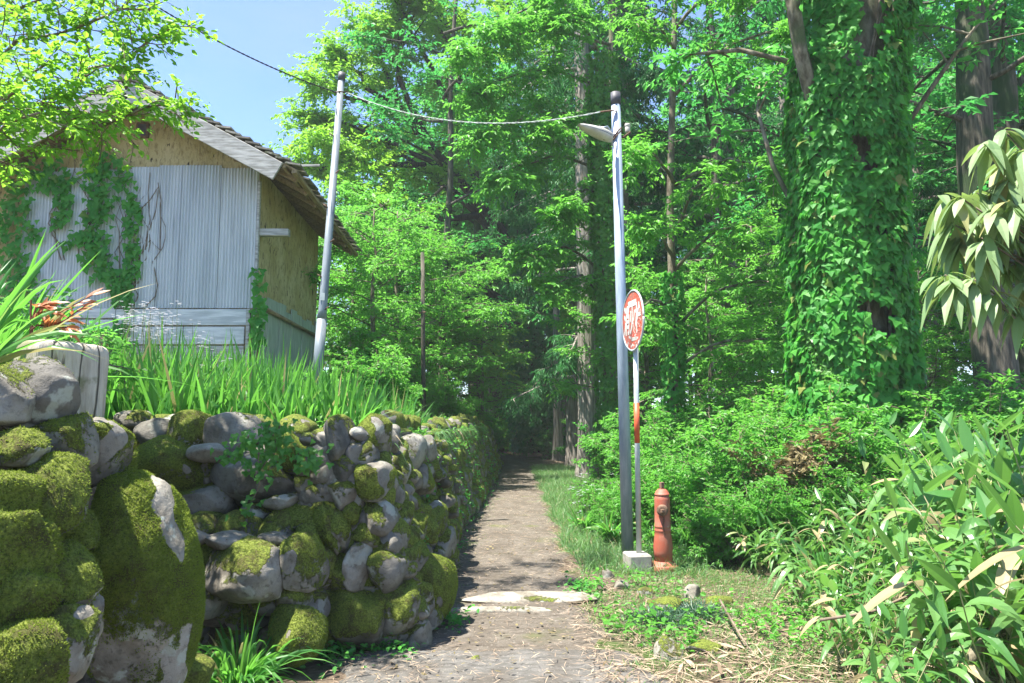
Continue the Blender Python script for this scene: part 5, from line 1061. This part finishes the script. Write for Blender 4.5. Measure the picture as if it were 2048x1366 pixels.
# ------------------------------------------------------------------ ground stuff
def near_path(x, y): return np.abs(x - pc(y))
n = 46000; ys = 6.3 + R.random(n) ** .8 * 14; xs = .56 + .05 * np.sin(ys * 3) + R.random(n) ** 1.1 * (.75 + .05 * ys); blade_bed('grass', xs, ys, .27, .006, 'grass_fine', 'fine pale feathery grass along the right edge of the path', 'grass', .45, (.2, 1.0), 3)
n = 70000; xs = R.uniform(.3, 4, n); ys = R.uniform(3.0, 8, n); k = (near_path(xs, ys) > .50) & ((xs > .45)) & (fbm(np.stack([xs, ys, 0 * xs], -1), 4, 41, 3) > -.15 - .25 * (ys > 5)) & (ys > 3.3); xs, ys = xs[k], ys[k]
blade_bed('grass', xs, ys, .10, .006, 'grass_low', 'short sparse grass on the right verge', 'grass', .7, (.2, 1.2), 2)
n = 5000; ys = R.uniform(4.4, 16, n); xs = wall_x(ys) + .40 + R.random(n) ** 1.5 * .22; k = fbm(np.stack([xs, ys, 0 * xs], -1), 4, 43, 3) > .0; blade_bed('grass', xs[k], ys[k], .08, .005, 'grass_low', 'short grass along the foot of the long wall', 'grass', .7, (.2, 1.2), 2)
n = 900; xs = R.uniform(-.25, .2, n); ys = 4.15 + R.normal(size=n) * .05; blade_bed('grass', xs, ys, .035, .004, 'grass_low', 'flat patch of short grass where path meets lane', 'grass', .8, (.2, 1.2), 2)
n = 1100; u = R.random(n); cx_ = np.array([(845, 1190), (870, 1150), (800, 1290), (900, 1235), (690, 1300), (760, 1285), (880, 1120), (1160, 1170)])[R.integers(8, size=n)]; dd = 1924 / (cx_[:, 1] - 840); xs = (cx_[:, 0] - CX) / F * dd + R.normal(size=n) * .07; ys = dd + R.normal(size=n) * .09
cover('ground_cover', xs, ys, hgt(xs, ys) + R.random(n) * .07, .04, 'leaf_mid', 'low leafy weeds at the foot of the wall corner')
n = 9000; xs = R.uniform(.55, 2.8, n); ys = R.uniform(4.2, 8.6, n); k = fbm(np.stack([xs, ys, 0 * xs], -1), 3, 47, 3) > .1; cover('ground_cover', xs[k], ys[k], hgt(xs[k], ys[k]) + R.random(k.sum()) * .13, .042, 'leaf_bright', 'scattered low weeds on the right verge')
def litter(n, xr, yr, L, W, mat, label, name, fn=None, dry=None):
    xs = R.uniform(*xr, n); ys = R.uniform(*yr, n)
    if fn is not None: k = R.random(n) < fn(xs, ys); xs, ys = xs[k], ys[k]
    n = len(xs); zs = gh(xs, ys) + .004 + .024 * (np.abs(xs - pc(ys)) < .56) + .02 * (ys < 4.25) + R.random(n) * .014; a = R.uniform(0, 6.28, n); D = np.stack([np.cos(a), np.sin(a), R.normal(size=n) * .10], -1); mb = MB()
    ribbons(mb, np.stack([xs, ys, zs], -1), D, L * R.uniform(.4, 1.5, n), W * R.uniform(.5, 1.5, n), R.uniform(-.1, .25, n), 3, np.tile(V3(0, 0, 1), (n, 1)) + R.normal(size=(n, 3)) * .3, 0, np.array([.3, 1, .8, .1])); return tag(mb.build(name, M[mat]), label, 'litter', kind='stuff')
litter(22000, (-.95, .8), (3.0, 16), .05, .003, 'straw', 'brown needles and straw bits strewn on the path', 'straw_litter', lambda x, y: .35 + .65 * (np.abs(x - pc(y)) > .4))
litter(12000, (.4, 3.6), (3.0, 6.8), .09, .0045, 'straw', 'dry pale straw matted on the right verge', 'straw_litter', lambda x, y: np.clip(1.3 - .35 * (y - 3.2), .15, 1))
litter(420, (.9, 3.4), (3.0, 5.2), .13, .022, 'straw', 'fallen dry bamboo leaves under the thicket', 'leaf_litter')
litter(900, (-.95, 3), (3.2, 8), .03, .014, 'dead_leaf', 'small brown fallen leaves on the ground', 'leaf_litter')
# fallen branch and sticks
br = thing('fallen_branch', at(1930, 1350, 3.2), 'thick bent brown branch leaning out of the thicket at the lower right corner', 'branch')
MB().tube(np.array([at(1895, 1370, 3.3), at(1930, 1330, 3.3), at(1962, 1290, 3.35), at(1985, 1255, 3.5), at(1990, 1180, 3.6)]), [.022, .024, .020, .020, .014], 10, True, .04).build('wood', M['bark_grey'], br, smooth=True)
for (pts, lb) in (([(1640, 1240, 3.9), (1740, 1225, 3.9), (1820, 1190, 4.0), (1900, 1185, 4.0), (1990, 1150, 4.1)], 'long thin grey twig lying across the bamboo canes'), ([(1440, 1200, 5), (1480, 1270, 4.4), (1500, 1300, 4.3)], 'small upright twig in the straw'), ([(1760, 1340, 3.6), (1840, 1290, 3.8), (1880, 1245, 4.0)], 'pale straw coloured stick leaning on the thicket')):
    t_ = thing('twig', at(*pts[0]), lb, 'twig'); MB().tube(np.array([at(*q) for q in pts]), np.linspace(.008, .004, len(pts)), 6, True, .05).build('wood', M['twig'], t_, smooth=True)

# ------------------------------------------------------------------ thin scattering volume, added to lift the dark shade of the wood
hz_ = MB().box((0, 0, 15), (830, 830, 36)); hm = bpy.data.materials.new('shade_lift_haze'); hm.use_nodes = True; hn = hm.node_tree; hn.nodes.clear()
ho = hn.nodes.new('ShaderNodeOutputMaterial'); hv = hn.nodes.new('ShaderNodeVolumePrincipled'); hv.inputs['Color'].default_value = (.86, .95, .93, 1); hv.inputs['Density'].default_value = .0013; hv.inputs['Anisotropy'].default_value = 0.0
hn.links.new(hv.outputs[0], ho.inputs['Volume']); tag(hz_.build('shade_lift_haze', hm), kind='stuff')
